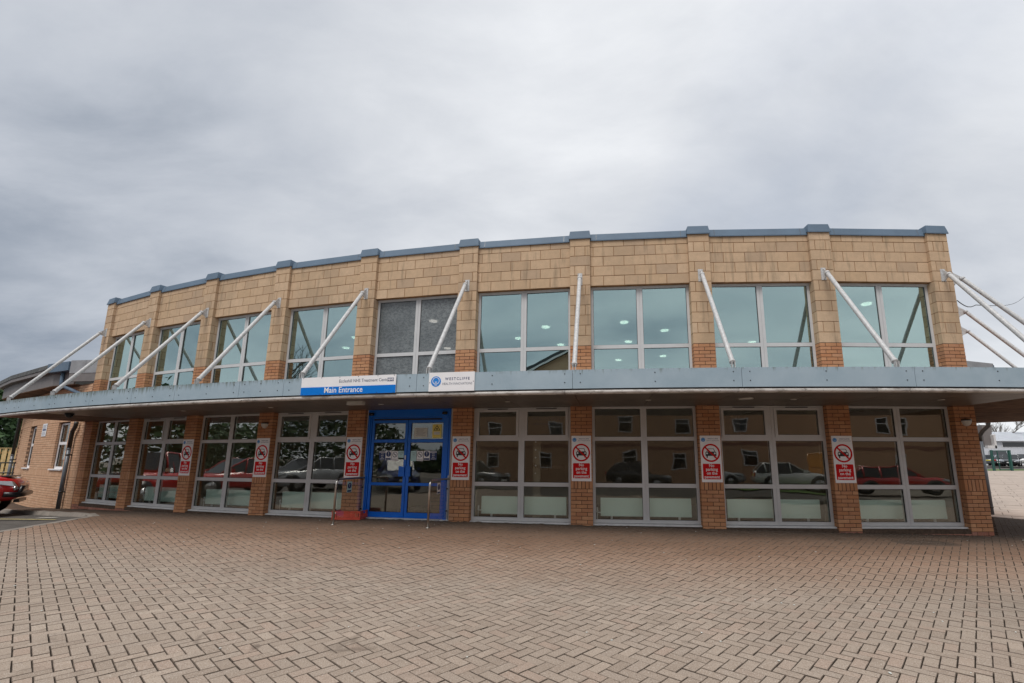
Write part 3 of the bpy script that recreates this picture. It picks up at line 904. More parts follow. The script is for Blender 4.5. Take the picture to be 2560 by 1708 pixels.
# windows ------------------------------------------------------------
def rect_frame(mb, x0, x1, z0, z1, wl_, wr, wb, wt, y0, y1, mi=0):
    mb.box(x0, x0 + wl_, y0, y1, z0, z1, mi); mb.box(x1 - wr, x1, y0, y1, z0, z1, mi)
    mb.box(x0 + wl_, x1 - wr, y0, y1, z0, z0 + wb, mi); mb.box(x0 + wl_, x1 - wr, y0, y1, z1 - wt, z1, mi)
def window(k, dr, z0, z1, trans, opening_top, mats, wallmat='frame', sill=True):
    T = FR(k + .5, dr)
    fm = MB(); fw = .058; mw = .062; yd = .09
    hw = HW
    zr = [z0] + trans + [z1]
    fm.box(-hw, -hw + fw, 0, yd, z0, z1); fm.box(hw - fw, hw, 0, yd, z0, z1)
    fm.box(-mw, -.0025, 0, yd, z0, z1); fm.box(.0025, mw, 0, yd, z0, z1)
    fm.box(-.0025, .0025, .008, yd, z0, z1)
    panes = []
    for (xa, xb) in ((-hw + fw, -mw), (mw, hw - fw)):
        fm.box(xa, xb, 0, yd, z0, z0 + .065); fm.box(xa, xb, 0, yd, z1 - .045, z1)
        for t in trans: fm.box(xa, xb, .001, yd, t - .04, t + .04)
        for i in range(len(zr) - 1):
            za = zr[i] + (.065 if i == 0 else .04); zb = zr[i + 1] - (.045 if i == len(zr) - 2 else .04)
            panes.append((xa, xb, za, zb, i))
    w_o = fm.build('window', M[wallmat], bld, T)
    for (xa, xb, za, zb, i) in panes:
        x0, x1, c0, c1 = xa, xb, za, zb
        if opening_top and i == len(zr) - 2:
            s = MB(); rect_frame(s, xa + .004, xb - .004, za + .004 - .02, zb - .004 + .01, .055, .055, .055, .045, -.012, .06)
            s.build('opening_light', M['frame'], w_o, T)
            x0 += .055; x1 -= .055; c0 += .04; c1 -= .03
            v = MB(); v.box((xa + xb) / 2 - .22, (xa + xb) / 2 + .22, -.016, -.001, zb + .012, zb + .024)
            v.build('trickle_vent', M['gasket'], w_o, T)
        g = MB(); rect_frame(g, x0, x1, c0, c1, .007, .007, .007, .007, .018, .034)
        g.build('gasket', M['gasket'], w_o, T)
        p = MB(); p.box(x0 + .005, x1 - .005, .026, .030, c0 + .005, c1 - .005)
        cxp, czp = (x0 + x1) / 2, (c0 + c1) / 2
        Tt = T @ Matrix.Translation((cxp, .028, czp)) @ Matrix.Rotation(random.gauss(0, .0045), 4, 'Z') @ Matrix.Rotation(random.gauss(0, .003), 4, 'X') @ Matrix.Translation((-cxp, -.028, -czp))
        p.build('pane', mats, w_o, Tt)
    if sill:
        s = MB(); s.add([(-hw - .0, -.075, z0 - .042), (hw + .0, -.075, z0 - .042), (hw, .05, z0 - .042), (-hw, .05, z0 - .042),
                         (-hw, -.075, z0 - .018), (hw, -.075, z0 - .018), (hw, .05, z0 - .002), (-hw, .05, z0 - .002)],
                        [(0, 3, 2, 1), (4, 5, 6, 7), (0, 1, 5, 4), (1, 2, 6, 5), (2, 3, 7, 6), (3, 0, 4, 7)])
        s.build('sill', M['sill'], w_o, T)
    return w_o
for k in range(9):
    window(k, -.195, 2.93, 5.018, [3.686], False, M['obscure'] if k == 4 else M['glass_up'], sill=False)
    hd = MB(); hd.box(-HW, HW, -.02, .05, 5.0185, 5.021); hd.box(-HW, HW, -.018, .01, 4.995, 5.018)
    hd.build('window_head', M['sill'], bld, FR(k + .5, -.19))
    if k != 4: window(k, -.15, .075, 2.395, [.805, 1.735], k in (1, 3, 5, 7), M['glass_low'])

# entrance doors -----------------------------------------------------
TD = FR(4.5, -.10)
def kx(k): return (k - 4.5) * BAYW
df = MB()
L0, L1, R0, R1 = -HW + .035, kx(4.137), kx(4.842), kx(4.885)
df.box(kx(4.098), kx(4.137), 0, .12, .06, 2.395); df.box(R0, R1, 0, .12, .06, 2.395)
df.box(kx(4.137), R0, .0, .12, 2.225, 2.395)
df.box(kx(4.112), kx(4.124), -.02, 0, .06, 2.235); df.box(kx(4.855), kx(4.868), -.02, 0, .06, 2.235)
door_frame = df.build('door_frame', M['blue'], bld, TD)
ep = MB(); ep.box(-HW, kx(4.098) - .002, .01, .1, .05, 2.395); ep.box(kx(4.885) + .002, HW, .01, .1, .05, 2.395)
ep.build('door_jamb', M['frame'], bld, TD)
br = MB(); br.box(kx(4.157), kx(4.80), -.0, .03, 2.160, 2.190)
br.build('closer_rail', M['gasket'], door_frame, FR(4.5, -.098))
th_ = MB(); th_.box(-HW, HW, -.05, .12, .045, .068); th_.build('threshold', M['frame'], bld, TD)
def leaf(k0, k1, hinge):
    x0, x1 = kx(k0) + .003, kx(k1) - .003
    d = MB(); y0, y1 = .018, .07
    st = .062
    zs = [.075, .745, 1.66, 2.222]
    d.box(x0, x0 + st, y0, y1, .075, 2.222); d.box(x1 - st, x1, y0, y1, .075, 2.222)
    for za, zb in ((.075, .185), (.745, .805), (1.67, 1.735), (2.10, 2.222)): d.box(x0 + st, x1 - st, y0 + .001, y1, za, zb)
    do = d.build('door', M['blue'], bld, TD)
    for za, zb in ((.185, .745), (.805, 1.67), (1.735, 2.10)):
        g = MB(); rect_frame(g, x0 + st, x1 - st, za, zb, .008, .008, .008, .008, .028, .05); g.build('gasket', M['gasket'], do, TD)
        p = MB(); p.box(x0 + st + .006, x1 - st - .006, .038, .043, za + .006, zb - .006); p.build('pane', M['glass_low'], do, TD)
    return do
doorL = leaf(4.139, 4.487, 'l'); doorR = leaf(4.490, 4.840, 'r')
for do, xa, xb in ((doorL, kx(4.425), kx(4.479)), (doorR, kx(4.486) + .01, kx(4.532))):
    h = MB(); h.box(xa, xb, -.012, .017, .94, 1.155); h.build('handle_plate', M['blue'], do, TD)
lk = MB(); lk.box(kx(4.470), kx(4.482), .006, .017, 1.30, 1.39); lko = lk.build('lock', M['sill'], doorL, TD)
sn = None
for kk in (4.135, 4.832):
    s = MB()
    for i in range(8):
        a, b = math.pi * i / 7 - math.pi / 2, 0
    s.tube([(kx(kk) - .05, -.03, 2.298), (kx(kk) + .05, -.03, 2.298)], .032, 12); s.tube([(kx(kk), -.055, 2.285), (kx(kk), -.02, 2.295)], .026, 12)
    s.build('motion_sensor', M['blackplastic'], door_frame, TD)

# text -----------------------------------------------------------------
_txt = {}
def text_mesh(s_, size, mat, bold=0.0, align='CENTER', spacing=1.0, ext=.0006, key=''):
    kk = (s_, size, mat.name, bold, align, spacing)
    if kk in _txt: return _txt[kk]
    cu = bpy.data.curves.new('lettering', 'FONT'); cu.body = s_; cu.size = size; cu.align_x = align; cu.align_y = 'CENTER'
    cu.offset = bold; cu.space_character = spacing; cu.extrude = ext; cu.resolution_u = 2
    o = bpy.data.objects.new('lettering_source', cu)
    me = bpy.data.meshes.new_from_object(o); me.materials.clear(); me.materials.append(mat)
    me.transform(Matrix.Rotation(math.pi / 2, 4, 'X'))
    bpy.data.objects.remove(o); bpy.data.curves.remove(cu)
    _txt[kk] = me; return me
def put_text(s_, size, mat, T, x, z, y, parent, name='lettering', xs_=1.0, **kw):
    me = text_mesh(s_, size, mat, **kw)
    return link(name, me, T @ Matrix.Translation((x, y, z)) @ Matrix.Diagonal((xs_, 1, 1, 1)), parent)

# stickers and notices on the doors ----------------------------------
def excl(mb, cx_, cz_, s, y, mi):
    mb.plate([(cx_ - .14 * s, cz_ + .75 * s), (cx_ - .07 * s, cz_ - .2 * s), (cx_ + .07 * s, cz_ - .2 * s), (cx_ + .14 * s, cz_ + .75 * s)], y, y + .0004, mi)
    mb.disc((cx_, cz_ - .5 * s), .13 * s, y, y + .0004, 10, mi)
def sticker_excl(T, x, z, w, h, parent, y, cap='Keep clear'):
    b = MB(); b.box(x - w / 2, x + w / 2, y, y + .001, z - h / 2, z + h / 2); so = b.build('sticker', M['sign_white'], parent, T)
    d = MB(); r = min(w * .42, h * .36); d.disc((x, z + h * .16), r, y - .0008, y - .0001, 20, 0)
    d.box(x - w * .44, x + w * .44, y - .0008, y - .0001, z - h * .46, z - h * .27, 0)
    excl(d, x, z + h * .16, r * .85, y - .0016, 1)
    if parent.parent is None: d.build('blue_mark', [M['navy'], M['sign_white']], so, T)
    else: d.build('sticker', [M['navy'], M['sign_white']], parent, T)
    return so
def sticker_nosmoke(T, x, z, w, h, parent, y):
    b = MB(); b.box(x - w / 2, x + w / 2, y, y + .001, z - h / 2, z + h / 2); b.build('sticker', M['sign_white'], parent, T)
    d = MB(); r = w * .40; c = (x, z + h * .14)
    d.ring(c, r * .8, r, y - .0008, y - .0001, 22, 0)
    d.plate([(c[0] - r * .65, c[1] + r * .52), (c[0] - r * .5, c[1] + r * .68), (c[0] + r * .65, c[1] - r * .52), (c[0] + r * .5, c[1] - r * .68)], y - .0010, y - .0002, 0)
    d.box(c[0] - r * .5, c[0] + r * .45, y - .0006, y - .0001, c[1] - r * .05, c[1] + r * .12, 0)
    for i in range(3): d.box(x - w * .4, x + w * .4, y - .0008, y - .0001, z - h * (.33 + .06 * i) - .002, z - h * (.33 + .06 * i) + .002, 0)
    d.build('sticker', [M['greytext']], parent, T)
def sticker_caution(T, x, z, w, h, parent, y):
    b = MB(); b.box(x - w / 2, x + w / 2, y, y + .001, z - h / 2, z + h / 2); b.build('sticker', M['navy'], parent, T)
    d = MB(); d.box(x - w * .46, x + w * .46, y - .0006, y - .0001, z + h * .32, z + h * .47); d.build('sticker', M['sign_white'], parent, T)
    put_text('CAUTION', .031, M['navy'], T, x, z + h * .395, y - .0016, parent, 'sticker_text', bold=.0006, xs_=.85)
    for i, t in enumerate(('These', 'doors', 'open', 'outwards')):
        put_text(t, .036, M['sign_white'], T, x, z + h * (.2 - .19 * i), y - .0016, parent, 'sticker_text', xs_=.8)
YS = .0325
for do, sgn, kc in ((doorL, 1, None), (doorR, -1, None)):
    if sgn == 1: ks = (4.252, 4.311, 4.372, 4.430)
    else: ks = (4.732, 4.671, 4.608, 4.548)
    sticker_caution(TD, kx(ks[0]), 1.387, .158, .19, do, YS)
    sticker_excl(TD, kx(ks[1]), 1.387, .142, .205, do, YS)
    sticker_nosmoke(TD, kx(ks[2]), 1.378, .150, .212, do, YS)
    hh = .15 if sgn == 1 else .22
    b = MB(); b.box(kx(ks[3]) - .068, kx(ks[3]) + .068, YS, YS + .001, 1.487 - hh, 1.487); b.build('sticker', M['paleaqua'], do, TD)
    for i, t in enumerate(('Automatic', 'door')): put_text(t, .028, M['greytext'], TD, kx(ks[3]), 1.445 - .038 * i, YS - .002, do, 'sticker_text', xs_=.9)
b = MB(); b.box(kx(4.542), kx(4.667), YS, YS + .001, 1.775, 1.99); b.build('paper_notice', M['paper'], doorR, TD)
b = MB()
for i in range(7): b.box(kx(4.56) + .02 * (i % 2), kx(4.65) - .03 * ((i * 7) % 3), YS - .0008, YS - .0001, 1.962 - .025 * i, 1.968 - .025 * i)
b.build('paper_notice', M['greytext'], doorR, TD)
b = MB(); b.box(kx(4.712), kx(4.797), YS, YS + .001, 1.765, 2.06); b.build('warning_notice', M['yellow'], doorR, TD)
b = MB(); xc = kx(4.754)
b.plate([(xc - .085, 1.925), (xc + .085, 1.925), (xc, 2.045)], YS - .0008, YS - .0001, 0)
b.plate([(xc - .060, 1.938), (xc + .060, 1.938), (xc, 2.022)], YS - .0014, YS - .0009, 1)
b.disc((xc, 1.962), .02, YS - .002, YS - .0015, 10, 0)
b.box(xc - .07, xc + .07, YS - .0008, YS - .0001, 1.835, 1.90, 2)
b.build('warning_notice', [M['sign_black'], M['yellow'], M['paper']], doorR, TD)

# faint lettering inside the windows
for (k, s_, sz, z, xo) in ((2, 'Community Diagnostic Centre', .125, 2.30, .62), ):
    T = FR(k + .5, -.21)
    b = MB(); b.box(.08, HW - .07, .02, .03, 2.22, 2.355); bo = b.build('lettered_board', M['soffitb'], bld, T)
    put_text('nity Diagnostic', .105, M['sign_black'], T, .07, 2.285, .016, bo, align='LEFT', xs_=1.0)
T = FR(5.5, -.19)
put_text('WESTCLIFFE', .085, M['greytext'], T, .52, 2.16, .02, bld, 'window_lettering', spacing=1.35)
put_text('HEALTH INNOVATIONS', .06, M['greytext'], T, .55, 2.05, .02, bld, 'window_lettering')
put_text('Reception', .17, M['soffitb'], T, .56, 1.18, .03, bld, 'window_lettering')

# building shell: roof, floors, end walls and rooms -------------------
def arc_slab(name, k0, k1, d0, d1, z0, z1, mat, parent, step=.5, **kw):
    mb = MB(); n = max(1, int(round((k1 - k0) / step))); vs_ = []
    for i in range(n + 1):
        k = k0 + (k1 - k0) * i / n
        for d, z in ((d0, z0), (d1, z0), (d1, z1), (d0, z1)): vs_.append(tuple(P3(k, d, z)))
    fs = [(0, 1, 2, 3), (4 * n + 3, 4 * n + 2, 4 * n + 1, 4 * n)]
    for i in range(n):
        for q in range(4): fs.append((4 * i + q, 4 * i + 4 + q, 4 * i + 4 + (q + 1) % 4, 4 * i + (q + 1) % 4))
    mb.add(vs_, fs); return mb.build(name, mat, parent, **kw)
arc_slab('roof', -.08, 9.08, -9.6, -.34, 6.0, 6.08, M['roofgrey'], bld)
arc_slab('ceiling', -.05, 9.05, -9.5, -.30, 5.12, 5.18, M['inceil'], bld)
arc_slab('upper_wall', -.08, 9.08, -.34, -.24, 5.19, 6.08, M['inwall'], bld)
arc_slab('floor_slab', -.05, 9.05, -9.5, -.25, 2.62, 2.92, M['inceil'], bld)
arc_slab('floor_slab', -.05, 9.05, -9.5, -.25, -.02, .05, M['infloor'], bld)
arc_slab('back_wall', -.05, 9.05, -9.7, -9.55, .05, 6.0, M['inwall'], bld)
arc_slab('inner_wall', -.05, 9.05, -4.6, -4.5, .05, 2.62, M['inwall'], bld)
for k in (-.04, 8.99):
    arc_slab('partition', k, k + .03, -9.4, -.34, .05, 5.12, M['inwall'], bld)
for k in (2.05, 3.95, 5.05, 7.9):
    arc_slab('partition', k, k + .05, -4.5, -.36, .05, 2.62, M['inwall'], bld)
def endwall(p0, p1, th, z0, z1, mat, name='end_wall'):
    d = (p1 - p0); L = d.length; d.normalize(); a = math.atan2(d.y, d.x)
    mb = MB(); mb.box(0, L, 0, th, z0, z1); return mb.build(name, mat, bld, Matrix.Translation((p0.x, p0.y, 0)) @ Matrix.Rotation(a, 4, 'Z'))
endwall(C_END + O_END * -.012 + E_END * .24, C_END + E_END * 9.0 - O_END * .012, .2, -.3, 6.1, M['brick'])
pl0 = P3(0, 0) - Vector((math.cos(ang(0)), math.sin(ang(0)), 0)) * .205
pl1 = pl0 + Vector((-math.sin(ang(0)), math.cos(ang(0)), 0)) * 9.5
endwall(pl1, pl0 + (pl1 - pl0).normalized() * .24, .2, -.3, 6.1, M['brick'])
# ceiling lamps seen through the upper glass
for i, (x, y) in enumerate([(2.03, 12.63), (2.5, 14.79), (3.36, 13.46), (4.12, 16.9), (2.57, 17.6), (-.17, 13.13), (-1.04, 14.44), (.31, 15.24), (6.52, 14.78), (7.74, 11.01), (-6.21, 14.42), (-7.12, 15.81), (-3.3, 12.6), (-2.8, 14.3), (-4.1, 13.9), (-3.6, 15.8)]):
    d = MB(); d.tube([(x, y, 5.118), (x, y, 5.090)], [.115, .11], 24); d.build('downlight', M['lamp'], bld)
for i, (k, d_) in enumerate([(1.01, -1.3), (1.36, -2.5), (1.8, -3.6), (3.2, -1.5), (3.6, -2.6), (5.6, -2.2), (8.3, -3.0)]):
    d = MB(); d.box(-.17, .17, -.05, .05, 2.600, 2.619); d.build('ceiling_panel_light', M['lamplow'], bld, FR(k, d_))

# ------------------------------------------------------------------ radiators inside, low behind the glass
RAD = thing('radiator', 'x', 'radiator', P3(6.5, -.37, .05), ang(6.5), 'radiators behind the ground floor windows')
mb = MB(); mb.box(-.90, .92, 0, .05, .13, .49); rp = mb.build('panel', M['radiator'], RAD, WM[RAD])
mb = MB()
for i in range(28): mb.box(-.88 + i * .065, -.845 + i * .065, .004, .046, .4905, .497)
mb.build('grille', M['sill'], RAD, WM[RAD])
mb = MB(); mb.tube([(-.97, .02, 0), (-.97, .02, .20), (-.90, .02, .20)], .010, 8); mb.tube([(-.97, .02, .20), (-.97, .02, .30)], [.02, .018], 10)
mb.build('valve', M['sign_white'], RAD, WM[RAD])
mb = MB(); mb.box(-.7, -.66, .01, .04, 0, .13); mb.box(.66, .70, .01, .04, 0, .13); mb.build('foot', M['sill'], RAD, WM[RAD])
rad_lab = {0: 'pale green radiator behind the leftmost ground floor window', 1: 'pale green radiator behind the second window from the left end',
           2: 'pale green radiator behind the window with dark lettering at its top', 3: 'pale green radiator behind the window just left of the red crate',
           5: 'pale green radiator behind the window just right of the blue doors', 6: 'pale green radiator behind the third window left of the right end',
           7: 'pale green radiator behind the second window from the right end', 8: 'pale green radiator behind the rightmost ground floor window'}
RAD['label'] = rad_lab[6]
for k, l in rad_lab.items():
    if k != 6: copy_tree(RAD, FR(k + .5, -.37, .05), None, l)

# ------------------------------------------------------------------ CANOPY
can = thing('entrance_canopy', 'long curved pale blue grey canopy along the building front, its edge streaked with algae', 'canopy', P3(4.5, 1.0, 2.4))
KL, DRF = -.135, 1.80
corner_c = C_END
# deck on the arc part
arc_slab('deck', KL, 9.0, -.0, DRF - .03, 2.68, 2.76, M['roofgrey'], can)
arc_slab('deck_flashing', KL, 9.0, -.235, -.0, 2.70, 2.80, M['roofgrey'], can)
# fascia panels with fine joints
jo = [KL, .35, 1.1, 1.72, 2.3, 2.81, 3.47, 3.875, 4.93, 5.99, 7.04, 8.085, 9.0]
for a, b in zip(jo, jo[1:]):
    mb = MB(); g = .0012; n = max(2, int((b - a) * 5)); vs_ = []
    for i in range(n + 1):
        k = a + g + (b - a - 2 * g) * i / n
        for d, z in ((DRF - .03, 2.488), (DRF, 2.488), (DRF, 2.812), (DRF - .05, 2.816), (DRF - .05, 2.806), (DRF - .03, 2.800)): vs_.append(tuple(P3(k, d, z)))
    fs = [tuple(range(6)), tuple(6 * n + q for q in range(5, -1, -1))]
    for i in range(n):
        for q in range(6): fs.append((6 * i + q, 6 * i + 6 + q, 6 * i + 6 + (q + 1) % 6, 6 * i + (q + 1) % 6))
    mb.add(vs_, fs); mb.build('fascia_panel', M['fascia'], can)
arc_slab('fascia_backing', KL, 9.0, DRF - .06, DRF - .032, 2.48, 2.80, M['gasket'], can)
bolt_me = None
def bolts(k, off=.05):
    global bolt_me
    T = FR(k, DRF)
    for z in (2.745, 2.665 - .07):
        if bolt_me is None:
            b = MB(); b.tube([(0, 0, 0), (0, -.008, 0)], [.010, .007], 8); bolt_me = b.mesh('bolt', M['sign_black'])
        link('bolt', bolt_me, T @ Matrix.Translation((0, 0, z)), can)
for j in jo[1:-1]:
    for s_ in (-.05, .05):
        if 4.0 < j + s_ < 4.80 or 5.01 < j + s_ < 5.35: continue
        bolts(j + s_)
for k in (.1, .75, 1.42, 2.05, 2.56, 3.15, 3.67, 5.46, 6.51, 7.55, 8.60): bolts(k)
# rounded peeling trim under the fascia
def arc_profile(name, k0, k1, prof, mat, parent, step=.25, smooth=False):
    mb = MB(); n = max(1, int((k1 - k0) / step)); m = len(prof); vs_ = []
    for i in range(n + 1):
        k = k0 + (k1 - k0) * i / n
        for d, z in prof: vs_.append(tuple(P3(k, d, z)))
    fs = [tuple(range(m)), tuple(m * n + q for q in range(m - 1, -1, -1))]
    for i in range(n):
        for q in range(m): fs.append((m * i + q, m * i + m + q, m * i + m + (q + 1) % m, m * i + (q + 1) % m))
    mb.add(vs_, fs, 0, None, smooth); return mb.build(name, mat, parent)
tp = [(DRF - .075, 2.398), (DRF - .045, 2.398), (DRF - .022, 2.404), (DRF - .008, 2.422), (DRF - .006, 2.445), (DRF - .018, 2.463), (DRF - .04, 2.474), (DRF - .075, 2.474)]
for a, b in zip([KL, 1.02, 2.35, 3.6, 4.93, 5.94, 7.02, 7.85, 8.05], [1.02, 2.35, 3.6, 4.93, 5.94, 7.02, 7.85, 8.05, 9.0]):
    arc_profile('edge_trim', a + .0015, b - .0015, tp, M['trim'], can, .2, True)
# soffit: large panels with fine radial joints, boards at the two ends
k = .9
ks_ = [.9] + [1.5 + i * .5 for i in range(0, 16)]
for a, b in zip(ks_, ks_[1:]):
    for d0, d1 in ((-.13, .86), (.868, DRF - .078)):
        arc_slab('soffit_panel', a + .002, b - .002, d0, d1, 2.398, 2.412, M['soffit'], can, .25)
for i in range(9):
    d0 = -.13 + i * .2095
    arc_slab('soffit_board', KL + .01, .898, d0 + .004, min(d0 + .2055, DRF - .078), 2.396, 2.412, M['soffitb'], can, .25)
arc_slab('soffit_backing', KL + .02, 9.0, -.13, DRF - .08, 2.42, 2.44, M['gasket'], can)
arc_slab('end_board', KL - .006, KL, -.0, DRF, 2.40, 2.81, M['trim'], can, 1)
# canopy round the right-hand corner and along the end wall
oc = Vector((math.sin(ang(9)), -math.cos(ang(9)), 0))
t_end = 5.75
cc = P3(9, 0)
a_s, a_e = math.atan2(oc.y, oc.x), math.atan2(O_END.y, O_END.x)
def fan(r, n=8): return [cc + Vector((math.cos(a_s + (a_e - a_s) * i / n), math.sin(a_s + (a_e - a_s) * i / n), 0)) * r for i in range(n + 1)]
fanp = [cc] + fan(DRF - .03) + [cc + O_END * (DRF - .03) + E_END * t_end, cc + E_END * t_end + O_END * .1, cc + O_END * .1 + E_END * .5]
mb = MB(); mb.prism([(p.x, p.y) for p in fanp], 2.68, 2.76); mb.build('deck', M['roofgrey'], can)
mb = MB(); mb.prism([(p.x, p.y) for p in fanp], 2.42, 2.44); mb.build('soffit_backing', M['gasket'], can)
fo = fan(DRF) + [cc + O_END * DRF + E_END * 2.5, cc + O_END * DRF + E_END * t_end]
fi = fan(DRF - .03) + [cc + O_END * (DRF - .03) + E_END * 2.5, cc + O_END * (DRF - .03) + E_END * t_end]
def ribbon(name, outer_, inner_, z0, z1, mat):
    mb = MB(); n = len(outer_)
    for a, b in zip(outer_, inner_): mb.v += [Vector((a.x, a.y, z0)), Vector((a.x, a.y, z1)), Vector((b.x, b.y, z1)), Vector((b.x, b.y, z0))]
    for i in range(n - 1):
        for q in range(4): mb.f.append([4 * i + q, 4 * i + 4 + q, 4 * i + 4 + (q + 1) % 4, 4 * i + (q + 1) % 4]); mb.m.append(0); mb.sm.append(False)
    mb.f += [[0, 1, 2, 3], [4 * n - 4, 4 * n - 3, 4 * n - 2, 4 * n - 1]]; mb.m += [0, 0]; mb.sm += [False, False]
    return mb.build(name, mat, can)
ribbon('fascia_panel', fo[:9], fi[:9], 2.488, 2.812, M['fascia'])
ribbon('fascia_panel', fo[8:], fi[8:], 2.488, 2.812, M['fascia'])
ribbon('edge_trim', fan(DRF - .01) + [cc + O_END * (DRF - .01) + E_END * t_end], fan(DRF - .075) + [cc + O_END * (DRF - .075) + E_END * t_end], 2.398, 2.474, M['trim'])
# boards: fans round the corner, then square to the end wall
nb = 5
for i in range(nb):
    f0, f1 = i / nb, (i + 1) / nb
    aa, bb = a_s + (a_e - a_s) * f0 + .004, a_s + (a_e - a_s) * f1 - .004
    pts = [cc + Vector((math.cos(aa), math.sin(aa), 0)) * .02, cc + Vector((math.cos(aa), math.sin(aa), 0)) * (DRF - .078), cc + Vector((math.cos((aa + bb) / 2), math.sin((aa + bb) / 2), 0)) * (DRF - .078), cc + Vector((math.cos(bb), math.sin(bb), 0)) * (DRF - .078), cc + Vector((math.cos(bb), math.sin(bb), 0)) * .02]
    mb = MB(); mb.prism([(p.x, p.y) for p in pts], 2.397, 2.412); mb.build('soffit_board', M['soffitb'], can)
s_ = .02
while s_ < t_end - .1:
    e1 = min(s_ + .62, t_end)
    pts = [cc + E_END * (s_ + .005) + O_END * .05, cc + E_END * (s_ + .005) + O_END * (DRF - .078), cc + E_END * (e1 - .005) + O_END * (DRF - .078), cc + E_END * (e1 - .005) + O_END * .05]
    mb = MB(); mb.prism([(p.x, p.y) for p in pts], 2.397, 2.412); mb.build('soffit_board', M['soffitb'], can); s_ = e1
mb = MB(); pa, pb_ = cc + E_END * (t_end + .004) + O_END * .05, cc + E_END * (t_end + .004) + O_END * DRF
mb.prism([(p.x, p.y) for p in (pa, pb_, pb_ + E_END * .03, pa + E_END * .03)], 2.40, 2.80); mb.build('end_board', M['trim'], can)
# soffit lamps
for k in (3.42, 2.41, 4.46, 5.48, 6.5, 7.5, 8.52):
    mb = MB(); mb.tube([(0, 0, 2.397), (0, 0, 2.389)], [.055, .05], 16); mb.build('downlight', M['lampglass'], can, FR(k, .89))
mb = MB(); mb.tube([(0, 0, 2.397), (0, 0, 2.386)], [.13, .12], 20); mb.build('downlight', M['lampglass'], can, FR(7.16, 1.01))
mb = MB(); mb.box(-.17, .17, -.05, .05, 2.33, 2.397); x_ = mb.build('emergency_light', M['lampglass'], can, FR(4.37, 1.37))
mb = MB(); mb.tube([(0, 0, 2.396), (0, 0, 2.36)], [.09, .09], 14); mb.tube([(0, 0, 2.36), (0, 0, 2.33), (0, 0, 2.30), (0, 0, 2.285)], [.075, .07, .05, .02], 14); mb.build('dome_camera', M['blackplastic'], can, FR(1.1, 1.45))
# struts
def strut_parts(T, reach, z_top, z_bot, parent, name='strut'):
    """local x = outwards, z up, origin on the wall at ground level"""
    L = Vector((reach, 0, z_bot - z_top))
    top = Vector((.115, 0, z_top)); bot = Vector((reach, 0, z_bot)); d = (bot - top).normalized()
    mb = MB(); mb.tube([top + d * .03, top + d * .05, bot - d * .06, bot - d * .045], [.034, .042, .042, .037], 16)
    st = mb.build(name, M['strut'], parent, T)
    mb = MB()
    mb.tube([top + d * .015, top + d * .06], [.051, .051], 14); mb.build('collar', M['strut'], st, T)
    mb = MB(); mb.tube([bot - d * .085, bot - d * .05], [.051, .051], 14)
    mb.build('collar', M['strut'], st, T)
    mb = MB(); g = .007
    for (a, b, c_) in (((.0, z_top + .14), (.0, z_top - .13), (.17, z_top - .06)),):
        vs_ = [(p[0], s * g, p[1]) for s in (-1, 1) for p in ((0, z_top + .14), (0, z_top - .13), (.13, z_top - .075), (.17, z_top - .03))]
        mb.add(vs_, [(0, 1, 2, 3), (7, 6, 5, 4), (0, 4, 5, 1), (1, 5, 6, 2), (2, 6, 7, 3), (3, 7, 4, 0)])
    mb.box(-.004, .008, -.05, .05, z_top - .13, z_top + .14)
    mb.build('bracket', M['strut'], st, T)
    mb = MB(); mb.tube([(.11, -.03, z_top - .01), (.11, .03, z_top - .01)], .016, 8)
    mb.build('bolt', M['steel'], st, T)
    mb = MB()
    mb.box(reach - .035, reach + .03, -.028, -.018, z_bot - .11, z_bot + .045); mb.box(reach - .035, reach + .03, .018, .028, z_bot - .11, z_bot + .045)
    mb.box(reach - .07, reach + .05, -.06, .06, z_bot - .115, z_bot - .095)
    mb.build('foot_bracket', M['strut'], st, T)
    return st
for k in range(10):
    a = ang(k); o = P3(k, .002); T = Matrix.Translation(o) @ Matrix.Rotation(a - math.pi / 2, 4, 'Z')
    strut_parts(T, 1.735, 5.155, 2.875, can)
for s_ in (.12, 3.1, 5.55):
    o = C_END + E_END * s_; T = Matrix.Translation((o.x, o.y, 0)) @ Matrix.Rotation(a_e, 4, 'Z')
    strut_parts(T, 1.70, 5.12, 2.875, can)

# signs on the fascia ------------------------------------------------
Tn = FR(4.41, DRF + .004); hwN = .99
ns = thing('entrance_sign', 'wide white and blue Main Entrance board fixed to the canopy edge', 'sign', P3(4.41, DRF + .004, 2.475), ang(4.41))
mb = MB(); mb.box(-hwN, hwN, -.012, -.002, 2.478, 2.812); mb.build('board', M['sign_white'], ns, Tn)
mb = MB(); mb.box(-hwN, hwN, -.0135, -.0122, 2.478, 2.625); mb.build('blue_band', M['nhsblue'], ns, Tn)
put_text('Main Entrance', .150, M['sign_white'], Tn, -.08, 2.558, -.0148, ns, bold=.0012, xs_=.94)
put_text('Eccleshill NHS Treatment Centre', .085, M['greytext'], Tn, .34, 2.722, -.0132, ns, bold=.0004, xs_=.90)
mb = MB(); mb.box(.815, .945, -.0135, -.0122, 2.69, 2.755); mb.build('logo', M['navy'], ns, Tn)
put_text('NHS', .062, M['sign_white'], Tn, .88, 2.722, -.0150, ns, 'logo_lettering', bold=.0018)
mb = MB()
for x in (-.95, -.56, -.17, .22, .62, .95):
    for z in (2.80, 2.492): mb.tube([(x, -.012, z), (x, -.017, z)], [.008, .006], 8)
mb.build('screws', M['sign_black'], ns, Tn)
